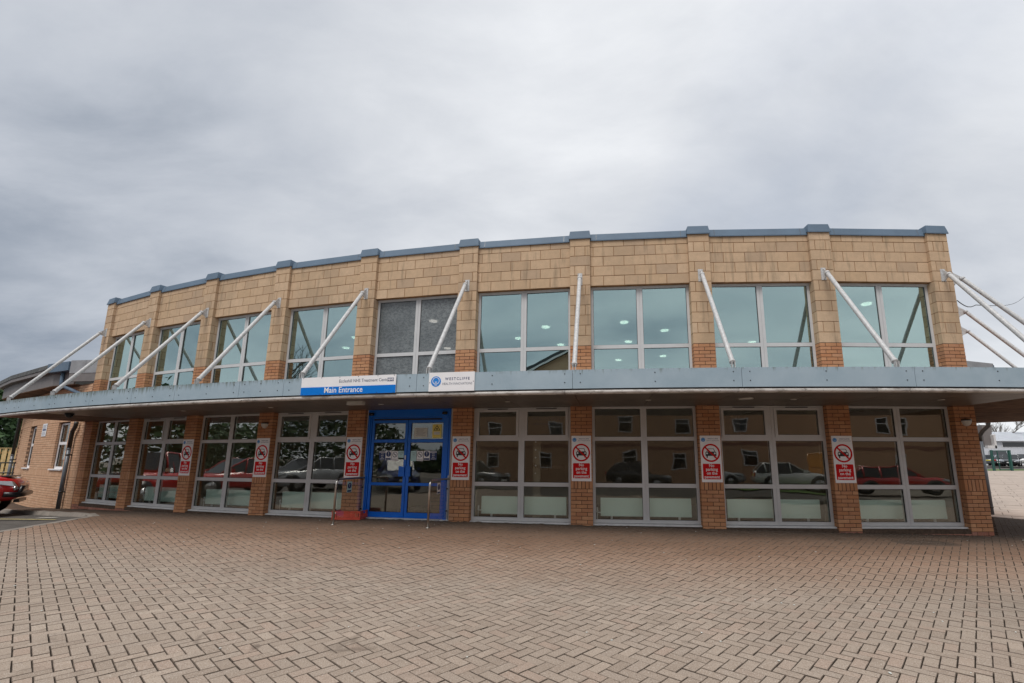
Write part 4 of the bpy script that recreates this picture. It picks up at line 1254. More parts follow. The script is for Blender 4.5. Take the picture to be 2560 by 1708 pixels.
def logo(mb, c, r, y):
    mb.disc(c, r, y, y + .001, 28, 0)
    mb.ring((c[0], c[1] + r * .12), r * .60, r * .70, y - .0008, y - .0001, 26, 1)
    for i, (w_, h_) in enumerate(((.20, .10), (.24, .08), (.26, .08), (.22, .07))):
        zz = c[1] - r * (.10 + .22 * i); mb.box(c[0] - r * w_, c[0] + r * w_, y - .0012, y - .0009, zz - r * h_ / 2, zz + r * h_ / 2, 1)
    mb.box(c[0] - r * .12, c[0] + r * .12, y - .0009, y - .00085, c[1] - r * .8, c[1] - r * .05, 0)
Tw = FR(5.182, DRF + .004); hwW = .425
wsn = thing('company_sign', 'white board with round blue bulb logo beside the Main Entrance board', 'sign', P3(5.182, DRF + .004, 2.475), ang(5.182))
mb = MB(); mb.box(-hwW, hwW, -.012, -.002, 2.482, 2.822); mb.build('board', M['sign_white'], wsn, Tw)
mb = MB(); logo(mb, (-.290, 2.660), .094, -.0135); mb.build('logo', [M['logoblue'], M['sign_white']], wsn, Tw)
put_text('WESTCLIFFE', .068, M['navy'], Tw, .108, 2.700, -.0132, wsn, bold=.0010, spacing=1.38, xs_=.93)
put_text('HEALTH INNOVATIONS', .061, M['greytext'], Tw, .108, 2.613, -.0132, wsn, xs_=.845, bold=-.0003)
mb = MB()
for x, z in ((-.405, 2.64), (.405, 2.65)): mb.tube([(x, -.012, z), (x, -.017, z)], [.008, .006], 8)
mb.build('screws', M['sign_black'], wsn, Tw)

# no-parking signs on seven piers ------------------------------------
npk = thing('no_parking_sign', 'x', 'sign', P3(6, .004, .886), ang(6), 'no parking signs on the brick piers')
Tp = WM[npk]
HS, WS = .902, .398
def rrect(x0, x1, z0, z1, r, n=5):
    pts = []
    for cx_, cz_, a0 in ((x1 - r, z0 + r, -90), (x1 - r, z1 - r, 0), (x0 + r, z1 - r, 90), (x0 + r, z0 + r, 180)):
        for i in range(n + 1): t = R_(a0 + 90 * i / n); pts.append((cx_ + r * math.cos(t), cz_ + r * math.sin(t)))
    return pts
mb = MB(); mb.box(-WS / 2, WS / 2, -.008, 0, 0, HS); mb.build('board', M['sign_white'], npk, Tp)
mb = MB(); mb.plate(rrect(-.170, .170, .055, .355, .018), -.0090, -.0081); mb.build('red_panel', M['sign_red'], npk, Tp)
for i, t in enumerate(('No', 'parking', 'on the', 'pavement')):
    put_text(t, .083, M['sign_white'], Tp, 0, .318 - .073 * i, -.0100, npk, bold=.0012, xs_=.93 if t != 'pavement' else .90)
mb = MB()
cz = .568
body = [(-.105, cz - .062), (.105, cz - .062), (.105, cz + .005), (.092, cz + .018), (.075, cz + .022), (-.075, cz + .022), (-.092, cz + .018), (-.105, cz + .005)]
mb.plate(body, -.0090, -.0081)
mb.box(-.088, -.062, -.0090, -.0081, cz - .098, cz - .062); mb.box(.062, .088, -.0090, -.0081, cz - .098, cz - .062)
for pts in ([(-.082, cz + .022), (-.070, cz + .022), (-.050, cz + .075), (-.060, cz + .082)], [(.070, cz + .022), (.082, cz + .022), (.060, cz + .082), (.050, cz + .075)], [(-.060, cz + .082), (-.052, cz + .072), (.052, cz + .072), (.060, cz + .082)]): mb.plate(pts, -.0090, -.0081)
mb.build('car_symbol', M['sign_black'], npk, Tp)
mb = MB()
for x in (-.075, .075): mb.disc((x, cz - .012), .017, -.0096, -.0091, 12)
mb.build('car_symbol_lamps', M['sign_white'], npk, Tp)
mb = MB(); mb.ring((0, .565), .146, .178, -.0104, -.0081, 40)
t = R_(45); rr_ = .150; u_ = Vector((math.cos(t), -math.sin(t))); v_ = Vector((u_.y, -u_.x)) * .015
q = [(-u_.x * rr_ + v_.x, .565 - u_.y * rr_ + v_.y), (-u_.x * rr_ - v_.x, .565 - u_.y * rr_ - v_.y), (u_.x * rr_ - v_.x, .565 + u_.y * rr_ - v_.y), (u_.x * rr_ + v_.x, .565 + u_.y * rr_ + v_.y)]
mb.plate(q, -.0108, -.0100)
mb.build('red_ring', M['sign_red'], npk, Tp)
mb = MB(); logo(mb, (-.138, .822), .041, -.0092); mb.build('logo', [M['logoblue'], M['paleaqua']], npk, Tp)
put_text('WESTCLIFFE', .030, M['navy'], Tp, .052, .840, -.0086, npk, 'logo_lettering', bold=.0006, spacing=1.35, xs_=.93)
put_text('HEALTH INNOVATIONS', .026, M['greytext'], Tp, .052, .803, -.0086, npk, 'logo_lettering', xs_=.86)
npl = {2: 'no parking sign farthest left, second pier right of the drainpipe end', 3: 'no parking sign on the pier below a round bulkhead lamp',
       4: 'no parking sign just left of the blue doors, above the red crate', 5: 'no parking sign just right of the blue entrance doors',
       6: 'no parking sign on the first pier right of the one beside the doors', 7: 'no parking sign second from the right end of the row', 8: 'rightmost no parking sign, tilted away at the right'}
npl[2] = 'leftmost of the red and white no parking signs on the piers'
npl[6] = 'middle no parking sign of the five right of the red crate'
npk['label'] = npl[6]
for k, l in npl.items():
    if k != 6: copy_tree(npk, FR(k, .004, .886, .003), None, l)

# bulkhead lamps on piers --------------------------------------------
bk = thing('bulkhead_lamp', 'half round white bulkhead lamp on the rightmost brick pier', 'lamp', P3(9, .0, 2.07), ang(9), 'half round bulkhead lamps on the piers')
mb = MB(); vs_ = []; n, m = 12, 6
Tb = WM[bk] @ Matrix.Translation((0, 0, 0))
for j in range(m + 1):
    ph = (math.pi / 2) * j / m
    for i in range(n + 1):
        th = math.pi * i / n
        vs_.append((.095 * math.cos(th) * math.cos(ph), -.085 * math.sin(th) * math.cos(ph), .03 - .11 * math.sin(ph)))
fs = [(j * (n + 1) + i, j * (n + 1) + i + 1, (j + 1) * (n + 1) + i + 1, (j + 1) * (n + 1) + i) for j in range(m) for i in range(n)]
mb.add(vs_, fs, 0, None, True); mb.build('shade', M['lampglass'], bk, Tb)
mb = MB(); mb.add([(.098 * math.cos(math.pi * i / n), -.088 * math.sin(math.pi * i / n), z) for z in (.03, .055) for i in range(n + 1)],
                  [tuple(range(n + 1)), tuple(range(2 * n + 1, n, -1))] + [(i, i + 1, n + 2 + i, n + 1 + i) for i in range(n)]); mb.build('housing', M['blackplastic'], bk, Tb)
copy_tree(bk, FR(3, .0, 2.10), None, 'round bulkhead lamp above the no parking sign on a pier left of the doors')

# ------------------------------------------------------------------ entrance guard rails
def guard(k, tt, lab):
    T = FR(k, 0, 0, tt)
    org_ = T.translation
    g = thing('guard_rail', lab, 'guard rail', (org_.x, org_.y, gz(org_.x, org_.y)), ang(k), 'guard rails either side of the doors')
    zf = gz(*(T @ Vector((0, -.82, 0))).xy)
    pts = [(0, -.81, zf), (0, -.81, .80)]
    for i in range(1, 7): t = math.pi / 2 * i / 6; pts.append((0, -.81 + .10 * (1 - math.cos(t)), .80 + .10 * math.sin(t)))
    pts.append((0, .08, .905))
    mb = MB(); mb.tube(pts, .022, 12); ra = mb.build('rail', M['stainless'], g, T)
    mb = MB(); mb.tube([(0, -.81, zf), (0, -.81, zf + .012)], [.045, .04], 16); mb.build('base_plate', M['stainless'], g, T)
    mb = MB(); mb.box(-.018, .018, .08, .10, .05, .97); mb.build('wall_post', M['steel'], g, T)
    mb = MB(); mb.box(-.004, .004, -.74, .07, .10, .86); mb.build('glass_panel', M['guardglass'], g, T)
    mb = MB()
    for y, z in ((.04, .25), (.04, .7), (-.775, .3), (-.775, .72)): mb.tube([(-.012, y, z), (.012, y, z)], .017, 10)
    mb.build('clamp', M['blackplastic'], g, T)
    # blue notice on the glass, facing along the rail so that it reads from the side
    Ts = T @ Matrix.Translation((.006, -.40, 0)) @ Matrix.Rotation(math.pi / 2, 4, 'Z')
    mb = MB(); mb.box(-.075, .075, -.001, 0, .62, .84); s0 = mb.build('sticker', M['paleaqua' if tt > 0 else 'sign_white'], g, Ts)
    mb = MB(); mb.disc((0, .755), .058, -.003, -.0015, 20, 0, None); mb.box(-.06, .06, -.003, -.0015, .63, .665, 0); excl(mb, 0, .755, .045, -.004, 1)
    mb.build('blue_mark', [M['navy'], M['sign_white']], s0, Ts)
    return g
guard(4, .255, 'stainless guard rail with glass panel left of the doors, red crate behind it')
guard(5, -.29, 'stainless guard rail with glass panel in front of the right blue door')

# red crate -----------------------------------------------------------
p0 = Vector((-4.30, 10.44, 0)); cz0 = gz(p0.x, p0.y) + .002
cr = thing('crate', 'low red plastic stacking crate on the ground left of the blue doors', 'crate', (p0.x, p0.y, cz0), ang(4.0) + R_(12))
Tc = WM[cr]; a_, b_, h_ = .30, .20, .175
mb = MB()
mb.box(-a_, a_, -b_, b_, .004, .016)
for sy in (-1, 1):
    y0, y1 = (sy * b_ - .006, sy * b_ + .006)
    mb.box(-a_, a_, y0, y1, .0, .05); mb.box(-a_, a_, y0, y1, h_ - .035, h_)
    nn = 17
    for i in range(nn): x = -a_ + .012 + i * (2 * a_ - .024) / (nn - 1); mb.box(x - .009, x + .009, y0, y1, .05, h_ - .035)
    mb.box(-.17, .17, y0 - .004 if sy < 0 else y0, y1 if sy < 0 else y1 + .004, .055, .125)
for sx in (-1, 1):
    x0, x1 = sx * a_ - .006, sx * a_ + .006
    mb.box(x0, x1, -b_, b_, .0, .05); mb.box(x0, x1, -b_, -.06, h_ - .06, h_); mb.box(x0, x1, .06, b_, h_ - .06, h_); mb.box(x0, x1, -.06, .06, h_ - .018, h_)
    for i in range(11): y = -b_ + .012 + i * (2 * b_ - .024) / 10; mb.box(x0, x1, y - .009, y + .009, .05, h_ - .06)
mb.build('body', M['cratered'], cr, Tc)
mb = MB(); rect_frame(mb, -a_ - .014, a_ + .014, -b_ - .014, b_ + .014, .02, .02, .02, .02, h_, h_ + .010)
mb.build('rim', M['cratered'], cr, Tc @ Matrix.Translation((0, 0, h_ + h_ * 0)) @ Matrix.Rotation(-math.pi / 2, 4, 'X') @ Matrix.Translation((0, -h_, 0)))
mb = MB(); mb.box(-.275, -.22, -b_ - .0115, -b_ - .0101, .125, .15); mb.build('label', M['sign_white'], cr, Tc)

# glass fixings column seen inside the window right of the doors
gf = thing('display_stand', 'upright inner stand with five small white knobs behind the glass right of the doors', 'display stand', P3(5.60, -.45, .05), ang(5.6))
mb = MB(); mb.box(-.06, .10, .02, .03, .0, 1.75); mb.build('post', M['inwall'], gf, WM[gf])
mb = MB()
for i in range(5): mb.tube([(0, .02, .97 + .165 * i), (0, -.03, .97 + .165 * i)], [.008, .016], 10)
mb.build('knobs', M['sign_white'], gf, WM[gf])

# ------------------------------------------------------------------ SIDE WING (left)
wing = thing('side_wing', 'single storey curved brick wing with narrow windows beyond the left end of the canopy', 'building', P3(-1.5, 0, -.2))
holes = [(-.99, -.57), (-2.46, -2.04), (-3.93, -3.51), (-5.4, -4.98)]
WZ0, WZ1, WTOP = .945, 2.45, 3.60
segs = []
kk_ = -6.5; edges_ = [-6.5]
for a, b in sorted(holes): edges_ += [a, b]
edges_.append(-.10)
wc = None
for i in range(len(edges_) - 1):
    a, b = edges_[i], edges_[i + 1]
    hole = any(abs(a - h[0]) < 1e-6 for h in holes)
    if hole:
        arc_slab('wall_core', a, b, -.30, -.008, -.5, WZ0, M['wingmortar'], wing, .25)
        arc_slab('wall_core', a, b, -.30, -.008, WZ1, WTOP, M['wingmortar'], wing, .25)
    else:
        w_ = arc_slab('wall_core', a, b, -.30, -.008, -.5, WTOP, M['wingmortar'], wing, .25)
PER = 1 / (2.5483)          # k per metre
def inhole(k0, k1, z0, z1):
    for a, b in holes:
        if k1 > a and k0 < b and z1 > WZ0 and z0 < WZ1: return (a, b)
    return None
def wrow(z, h, step, w, off, mk='wingbrick'):
    k = -4.9 + off * PER
    while k < -.10:
        k1 = min(k + w * PER, -.105)
        segs_ = [(k, k1)]
        hh = inhole(k, k1, z, z + h)
        if hh:
            segs_ = []
            if k < hh[0] - .012: segs_.append((k, hh[0]))
            if k1 > hh[1] + .012: segs_.append((hh[1], k1))
        for a, b in segs_:
            if b - a < .012: continue
            wd = (b - a) / PER
            piece('wing', 'brick', mk, FR((a + b) / 2), -wd / 2, wd / 2, 0, .06, z, z + h, wing, .0025)
        k += (w + .010) * PER
z = .74 - .075; n = 0
while z > -.42: wrow(z, .065, .075, .215, .1125 * (n % 2)); z -= .075; n += 1
wrow(.74, .20, 0, .065, 0)
z = .965 - .02; n = 0
z = .945
while z < 2.44: wrow(z, .065, .075, .215, .1125 * (n % 2)); z += .0753; n += 1
wrow(2.455, .205, 0, .065, 0)
z = 2.67
while z < 3.55: wrow(z, .065, .075, .215, .1125 * (n % 2)); z += .075; n += 1
flush_pieces('wing', 'brick', 300, wing)
for (a, b) in holes[:3]:
    km = (a + b) / 2; hw2 = (b - a) / PER / 2; T = FR(km, -.09)
    fm = MB(); rect_frame(fm, -hw2, hw2, WZ0 + .03, WZ1 - .02, .06, .06, .07, .06, 0, .07)
    zt_ = 1.78; fm.box(-hw2 + .06, hw2 - .06, 0, .07, zt_ - .045, zt_ + .045)
    fo_ = fm.build('window', M['sign_white'], wing, T)
    for za, zb in ((WZ0 + .10, zt_ - .045), (zt_ + .045, WZ1 - .08)):
        g = MB(); rect_frame(g, -hw2 + .06, hw2 - .06, za, zb, .008, .008, .008, .008, .02, .05); g.build('gasket', M['gasket'], fo_, T)
        p = MB(); p.box(-hw2 + .066, hw2 - .066, .03, .034, za + .006, zb - .006); p.build('pane', M['glass_low'], fo_, T)
    s = MB(); s.box(-hw2 - .05, hw2 + .05, -.13, .02, WZ0 - .012, WZ0 + .029); s.build('sill', M['sign_white'], fo_, T)
    if a == -.99:
        p = MB(); p.box(.02, .27, .036, .038, 1.30, 1.50); p.box(.02, .27, .036, .038, 1.06, 1.20); p.build('poster', M['sign_white'], fo_, T)
        p = MB(); p.box(.02, .27, .036, .038, 1.205, 1.295); p.build('poster', M['sign_red'], fo_, T)
arc_slab('inner_wall', -6.5, -.1, -3.2, -3.1, 0, 3.4, M['inwall'], wing)
arc_slab('ceiling', -6.5, -.1, -3.1, -.3, 3.2, 3.25, M['inceil'], wing)
# eaves: polyline read from the photograph at z 4.3
ev = [(-24.6, 21.4), (-21.94, 18.40), (-19.90, 17.02), (-16.31, 14.94), (-15.13, 14.45)]
def strip_poly(name, P, Q, mat, parent, z_pairs):
    pass
def eave_box(name, pts, d_out, d_in, z0, z1, mat, zslope=0):
    mb = MB(); n = len(pts); out_ = []
    for i, (x, y) in enumerate(pts):
        c = Vector((BCX - x, BCY - y, 0)).normalized()
        p = Vector((x, y, 0))
        for d, z in ((d_out, z0), (d_in, z0 + zslope), (d_in, z1 + zslope), (d_out, z1)): q = p + c * d; mb.v.append(Vector((q.x, q.y, z)))
    for i in range(n - 1):
        for q in range(4): mb.f.append([4 * i + q, 4 * i + 4 + q, 4 * i + 4 + (q + 1) % 4, 4 * i + (q + 1) % 4]); mb.m.append(0); mb.sm.append(False)
    mb.f += [[0, 1, 2, 3], [4 * n - 4, 4 * n - 3, 4 * n - 2, 4 * n - 1]]; mb.m += [0, 0]; mb.sm += [False] * 2
    return mb.build(name, mat, wing)
eave_box('gutter', ev[:-1], 0, .13, 4.16, 4.30, M['gutter'])
eave_box('gutter_lip', ev[:-1], .02, .14, 4.04, 4.158, M['wfascia'])
eave_box('gutter_box', ev[-2:], -.03, .22, 4.02, 4.305, M['coping'])
eave_box('eaves_fascia', ev, .16, .20, 3.62, 4.05, M['wfascia'])
eave_box('roof', ev, .20, 6.0, 4.05, 4.15, M['roofgrey'], .9)
# boarded soffit between the fascia and the wall
for i in range(5):
    d0, d1 = .16 + i * .16, .16 + (i + 1) * .16 - .008
    eave_box('soffit_board', ev, d0, d1, 3.60, 3.615, M['soffitb'])
# lead clad return against the main building
pr0 = Vector((-15.08, 14.42, 0)); pr1 = P3(0, -.02) - Vector((math.cos(ang(0)), math.sin(ang(0)), 0)) * .22
dpr = (pr1 - pr0); Lr = dpr.length; ar = math.atan2(dpr.y, dpr.x); Tr = Matrix.Translation(pr0) @ Matrix.Rotation(ar, 4, 'Z')
for j, (za, zb) in enumerate(((3.92, 4.33), (3.66, 3.915))):
    for i in range(1 if j else 2):
        x0, x1 = (0, Lr) if j else ((0, Lr * .55) if i == 0 else (Lr * .55, Lr))
        mb = MB(); mb.box(x0 + .004, x1 - .004, .0 + .01 * j, .06, za, zb); mb.build('roof_panel', M['roofgrey'] if j == 0 else M['wfascia'], wing, Tr)
# downpipe under the gutter box
q0 = Vector((-15.75, 14.72, 0))
mb = MB(); q1 = P3(-.36, .08)
mb.tube([(-15.66, 14.80, 4.03), (-15.66, 14.80, 3.62), (-15.60, 14.84, 3.56), (-14.75, 14.55, 3.30), (-14.7, 14.50, 3.22), (-14.7, 14.5, 2.76)], .055, 12)
mb.build('downpipe', M['coping'], wing)
def drainpipe(name, k, dr, zb, zt, lab, bend=True):
    T = FR(k, dr)
    g = thing(name, lab, 'drainpipe', P3(k, dr, zb), ang(k), 'ground floor drainpipes')
    mb = MB(); mb.tube([(0, 0, zb), (0, 0, zb + 1.78)], .052, 14); mb.tube([(0, 0, zb + 1.76), (0, 0, zb + 1.80)], .058, 14); mb.build('pipe', M['pipe'], g, T)
    mb = MB(); pts = [(0, 0, zb + 1.80), (0, 0, zt - .38), (.03, 0, zt - .28), (.16, 0, zt - .16), (.19, 0, zt - .08), (.19, 0, zt)]
    mb.tube(pts, .053, 14); mb.build('bend', M['pipeblack'], g, T)
    mb = MB()
    for z in (zb + .5, zb + 1.6): mb.tube([(0, 0, z - .02), (0, 0, z + .02)], .060, 14); mb.box(-.02, .02, .04, .11, z - .02, z + .02)
    mb.build('clip', M['pipeblack'], g, T)
    return g
dp = drainpipe('drainpipe', -.34, .09, gz(*P3(-.34, .09).xy) - .01, 2.41, 'grey drainpipe with blackened bend in the corner left of the main building')
T = FR(-.34, .035); mb = MB(); mb.box(-.02, .025, -.0, .001, .30, .43); mb.build('sticker', M['sign_white'], dp, T)
dp2 = drainpipe('drainpipe', -3.55, .12, -.35, 3.1, 'grey drainpipe at the far left end of the side wing', True)
# right-hand drainpipe past the end of the canopy
pz = Vector((13.62, 15.0, 0)); zb = gz(pz.x, pz.y)
dr_ = thing('drainpipe', 'slim grey drainpipe behind the rightmost brick pier', 'drainpipe', (pz.x, pz.y, zb), 0, 'ground floor drainpipes')
Tq = Matrix.Translation((pz.x, pz.y, 0)) @ Matrix.Rotation(math.atan2(E_END.y, E_END.x), 4, 'Z')
mb = MB(); mb.tube([(0, 0, zb), (0, 0, 1.95)], .055, 12); mb.build('pipe', M['pipe'], dr_, Tq)
mb = MB(); mb.tube([(0, 0, 1.95), (0, 0, 2.12), (.0, -.10, 2.28), (0, -.24, 2.42), (0, -.26, 2.60), (0, -.26, 2.70)], .057, 12); mb.build('bend', M['pipeblack'], dr_, Tq)
mb = MB(); mb.tube([(0, 0, zb + .2), (0, 0, zb + .25)], .062, 12); mb.build('clip', M['pipeblack'], dr_, Tq)
# wall sign on the wing
T = FR(-1.56, .006)
ws = thing('wall_sign', 'small white notice with a blue strip between the wing windows', 'sign', P3(-1.56, .006, 2.04), ang(-1.56))
mb = MB(); mb.box(-.27, .27, -.006, 0, 2.04, 2.47); mb.build('board', M['sign_white'], ws, T)
mb = MB(); mb.box(-.20, .20, -.0075, -.0062, 2.23, 2.29); mb.build('blue_strip', M['navy'], ws, T)
mb = MB()
for i in range(4): mb.box(-.21, .2 - .05 * (i % 2), -.0075, -.0062, 2.41 - .035 * i, 2.424 - .035 * i)
for i in range(4): mb.box(-.21, .2 - .06 * (i % 2), -.0075, -.0062, 2.18 - .035 * i, 2.192 - .035 * i)
mb.build('print', M['greytext'], ws, T)

# grey roof edge of the wing behind the right end ----------------------
rw = thing('right_wing_roof', 'grey sloping lead roof edge showing above the canopy at the far right', 'roof', (11.8, 13.0, 3.2))
mb = MB()
def quad_solid(mb, pts, th=.2):
    pts = [Vector(p) for p in pts]; n = (pts[1] - pts[0]).cross(pts[-1] - pts[0]).normalized() * th
    vs_ = pts + [p - n for p in pts]; m = len(pts)
    mb.add(vs_, [tuple(range(m)), tuple(range(2 * m - 1, m - 1, -1))] + [(i, m + i, m + (i + 1) % m, (i + 1) % m) for i in range(m)])
quad_solid(mb, [(10.6, 12.40, 3.55), (12.32, 12.82, 3.55), (12.30, 12.78, 4.0), (10.6, 12.36, 4.05)])
mb.build('roof_panel', M['roofgrey'], rw)
mb = MB(); quad_solid(mb, [(12.36, 12.83, 3.5), (12.95, 13.4, 3.5), (12.92, 13.38, 3.95), (12.34, 12.8, 3.96)], .15); mb.build('gutter_box', M['coping'], rw)
mb = MB(); quad_solid(mb, [(12.30, 12.78, 4.0), (13.0, 13.46, 3.98), (11.6, 15.2, 4.6), (10.6, 12.4, 4.06)], .05); mb.build('roof', M['roofgrey'], rw)
mb = MB(); mb.box(12.45, 12.60, 13.1, 13.25, 2.6, 3.55); mb.build('support_post', M['pipe'], rw)
# overhead cables
cb = thing('overhead_cable', 'thin black cable sagging across the sky from the building to the far right', 'cable', (9.33, 10.30, 4.94))
t_ = 10.8; P_a = Vector((.865 * t_, .954 * t_, CAMZ + .34 * t_)); P_m = Vector((.905 * 12.4, .956 * 12.4, CAMZ + .331 * 12.4)); P_c = Vector((1.008 * 34, .952 * 34, CAMZ + .349 * 34))
pts = [P_a + (P_m - P_a) * (i / 6) + Vector((0, 0, -.10 * math.sin(math.pi * i / 6))) for i in range(7)]
for i in range(1, 13): f_ = i / 12; pts.append(P_m + (P_c - P_m) * f_ + Vector((0, 0, -.45 * math.sin(math.pi * f_) * .6)))
pts.append(P_c + (P_c - P_m) * .8 + Vector((0, 0, .4)))
mb = MB(); mb.tube(pts, .011, 6); mb.build('wire', M['cable'], cb)

# ------------------------------------------------------------------ vegetation
def bare_tree(name, h, seed, levels=5, spread=.5, r0=None):
    rnd = random.Random(seed); mb = MB(); mb2 = MB()
    def grow(p, d, L, r, lv):
        n = 3; pts = [p]; q = p.copy(); dd = d.copy()
        for i in range(n):
            dd = (dd + Vector((rnd.gauss(0, .10), rnd.gauss(0, .10), rnd.gauss(.03, .06)))).normalized(); q = q + dd * (L / n); pts.append(q.copy())
        (mb if lv == 0 else mb2).tube(pts, [r * (1 - .4 * i / n) for i in range(n + 1)], 6 if lv < 2 else 4 if lv < 4 else 3, cap=False)
        if lv >= levels: return
        for i in range(rnd.choice((3, 3, 4)) if lv < levels - 1 else 4):
            t = rnd.uniform(.45, 1.0) if i else 1.0
            base = pts[0].lerp(pts[-1], t) if t < 1 else pts[-1]
            ax = Vector((rnd.gauss(0, 1), rnd.gauss(0, 1), rnd.gauss(0, .35))).normalized()
            nd = (dd + ax * spread * rnd.uniform(.7, 1.3)).normalized()
            grow(base, nd, L * rnd.uniform(.60, .80), r * rnd.uniform(.48, .62), lv + 1)
    grow(Vector((0, 0, 0)), Vector((0, 0, 1)), h * .30, r0 or h * .022, 0)
    return mb.mesh('trunk', M['bark']), mb2.mesh('branches', M['bark'])
bt = [bare_tree('a', 12, 3), bare_tree('b', 12, 11, spread=.62)]
def place_bare(i, x, y, s, rz, lab, grp, z=None):
    z = gz(x, y) - .1 if z is None else z
    t = thing('bare_tree', lab, 'tree', (x, y, z), rz, grp)
    t.scale = (1, 1, 1)
    T = WM[t] @ Matrix.Scale(s, 4)
    link('trunk', bt[i][0], T, t); link('crown', bt[i][1], T, t)
for n_, (t_, xr, s, i) in enumerate([(92, .962, 1.05, 0), (95, 1.03, .98, 1), (97, 1.10, 1.1, 0)]):
    x, y = xr * t_, 1.01 * t_
    place_bare(i, x, y, s, n_ * 1.3, ['bare winter tree behind the white building, nearest the drainpipe', 'bare winter tree in the middle behind the white building roof', 'bare winter tree behind the white building at the frame edge'][n_], 'bare trees behind the white building')
def leafy(name, lab, x, y, h, w, seed, mat, z=None, n=2600):
    rnd = random.Random(seed)
    z = gz(x, y) - .1 if z is None else z
    t = thing(name, lab, 'tree', (x, y, z), 0, 'evergreens behind the timber fence'); T = WM[t]
    mb = MB(); mb.tube([(0, 0, 0), (0, 0, h * .5), (0, 0, h * .9)], [h * .03, h * .02, h * .006], 7); mb.build('trunk', M['bark'], t, T)
    mb = MB()
    for i in range(n):
        u = rnd.random() ** .8; zz = h * (.10 + .90 * u); rr = w * (1 - u) ** .6 * rnd.uniform(.45, 1.05) + .1
        a = rnd.uniform(0, 6.283); lump = 1 + .22 * math.sin(a * 5 + zz * 2.1) + .12 * math.sin(a * 9 - zz * 3)
        c = Vector((math.cos(a) * rr * lump, math.sin(a) * rr * lump, zz + rnd.gauss(0, .1)))
        s = rnd.uniform(.12, .26)
        d1 = Vector((rnd.gauss(0, 1), rnd.gauss(0, 1), rnd.gauss(0, .7))).normalized(); d2 = d1.cross(Vector((rnd.gauss(0, 1), rnd.gauss(0, 1), rnd.gauss(0, 1)))).normalized()
        mb.v += [c - d1 * s, c + d2 * s * .45, c + d1 * s, c - d2 * s * .45]; b = len(mb.v) - 4
        mb.f.append([b, b + 1, b + 2, b + 3]); mb.m.append(0); mb.sm.append(False)
    mb.build('crown', mat, t, T, fix=False)
def leaf_mat(name, a, b):
    m, nt, p, o = new_mat(name)
    g = nt.nodes.new('ShaderNodeNewGeometry')
    nt.links.new(nmix(nt, g.outputs['Random Per Island'], a, b), p.inputs['Base Color']); p.inputs['Roughness'].default_value = .6
    return m
M['leaf'] = leaf_mat('evergreen_leaves', (.018, .045, .014), (.05, .105, .03))
for n_, (t_, xr) in enumerate([(31, -1.27), (30, -1.19), (32, -1.125)]):
    leafy('evergreen_tree', ['tall dark evergreen at the far left edge behind the fence', 'dark evergreen behind the timber fence and side wing', 'dark evergreen partly hidden behind the brick side wing'][n_], xr * t_, 1.0 * t_, 6.2 - .4 * n_, 2.4, 20 + n_, M['leaf'], z=-.2)
# timber fence, every board a part
fz = -.25
fe = thing('timber_fence', 'tall pale timber board fence with black handrail at the left edge', 'fence', (-1.16 * 24, 24.3, fz))
Tf = Matrix.Translation((-1.30 * 24, 24.35, fz)) @ Matrix.Rotation(R_(-2), 4, 'Z')
bm_ = MB(); bm_.box(0, .13, 0, .018, 0, 2.05); brd = bm_.mesh('board', M['wood'])
for i in range(34): link('board', brd, Tf @ Matrix.Translation((i * .17, .0 if i % 2 else -.045, random.uniform(-.01, .01))), fe)
mb = MB()
for z in (.4, 1.1, 1.85): mb.box(0, 5.8, .02, .06, z - .04, z + .04)
mb.build('fence_rail', M['wood'], fe, Tf)
mb = MB(); mb.box(-.02, 5.85, -.06, .05, 2.055, 2.085); mb.build('fence_cap', M['wood'], fe, Tf)
hr = thing('handrail', 'black steel handrail in front of the timber fence', 'handrail', (-1.17 * 17, 17.4, -.25))
Th = Matrix.Translation((-1.30 * 17, 17.4, 0))
mb = MB()
for z in (.78, 1.14): mb.tube([(0, 0, z), (2.6, 0, z)], .022, 8)
mb.build('rail', M['cable'], hr, Th)
for x in (.9, 2.05, 2.55):
    mb = MB(); mb.tube([(x, 0, -.3), (x, 0, 1.14)], .022, 8); mb.build('post', M['cable'], hr, Th)

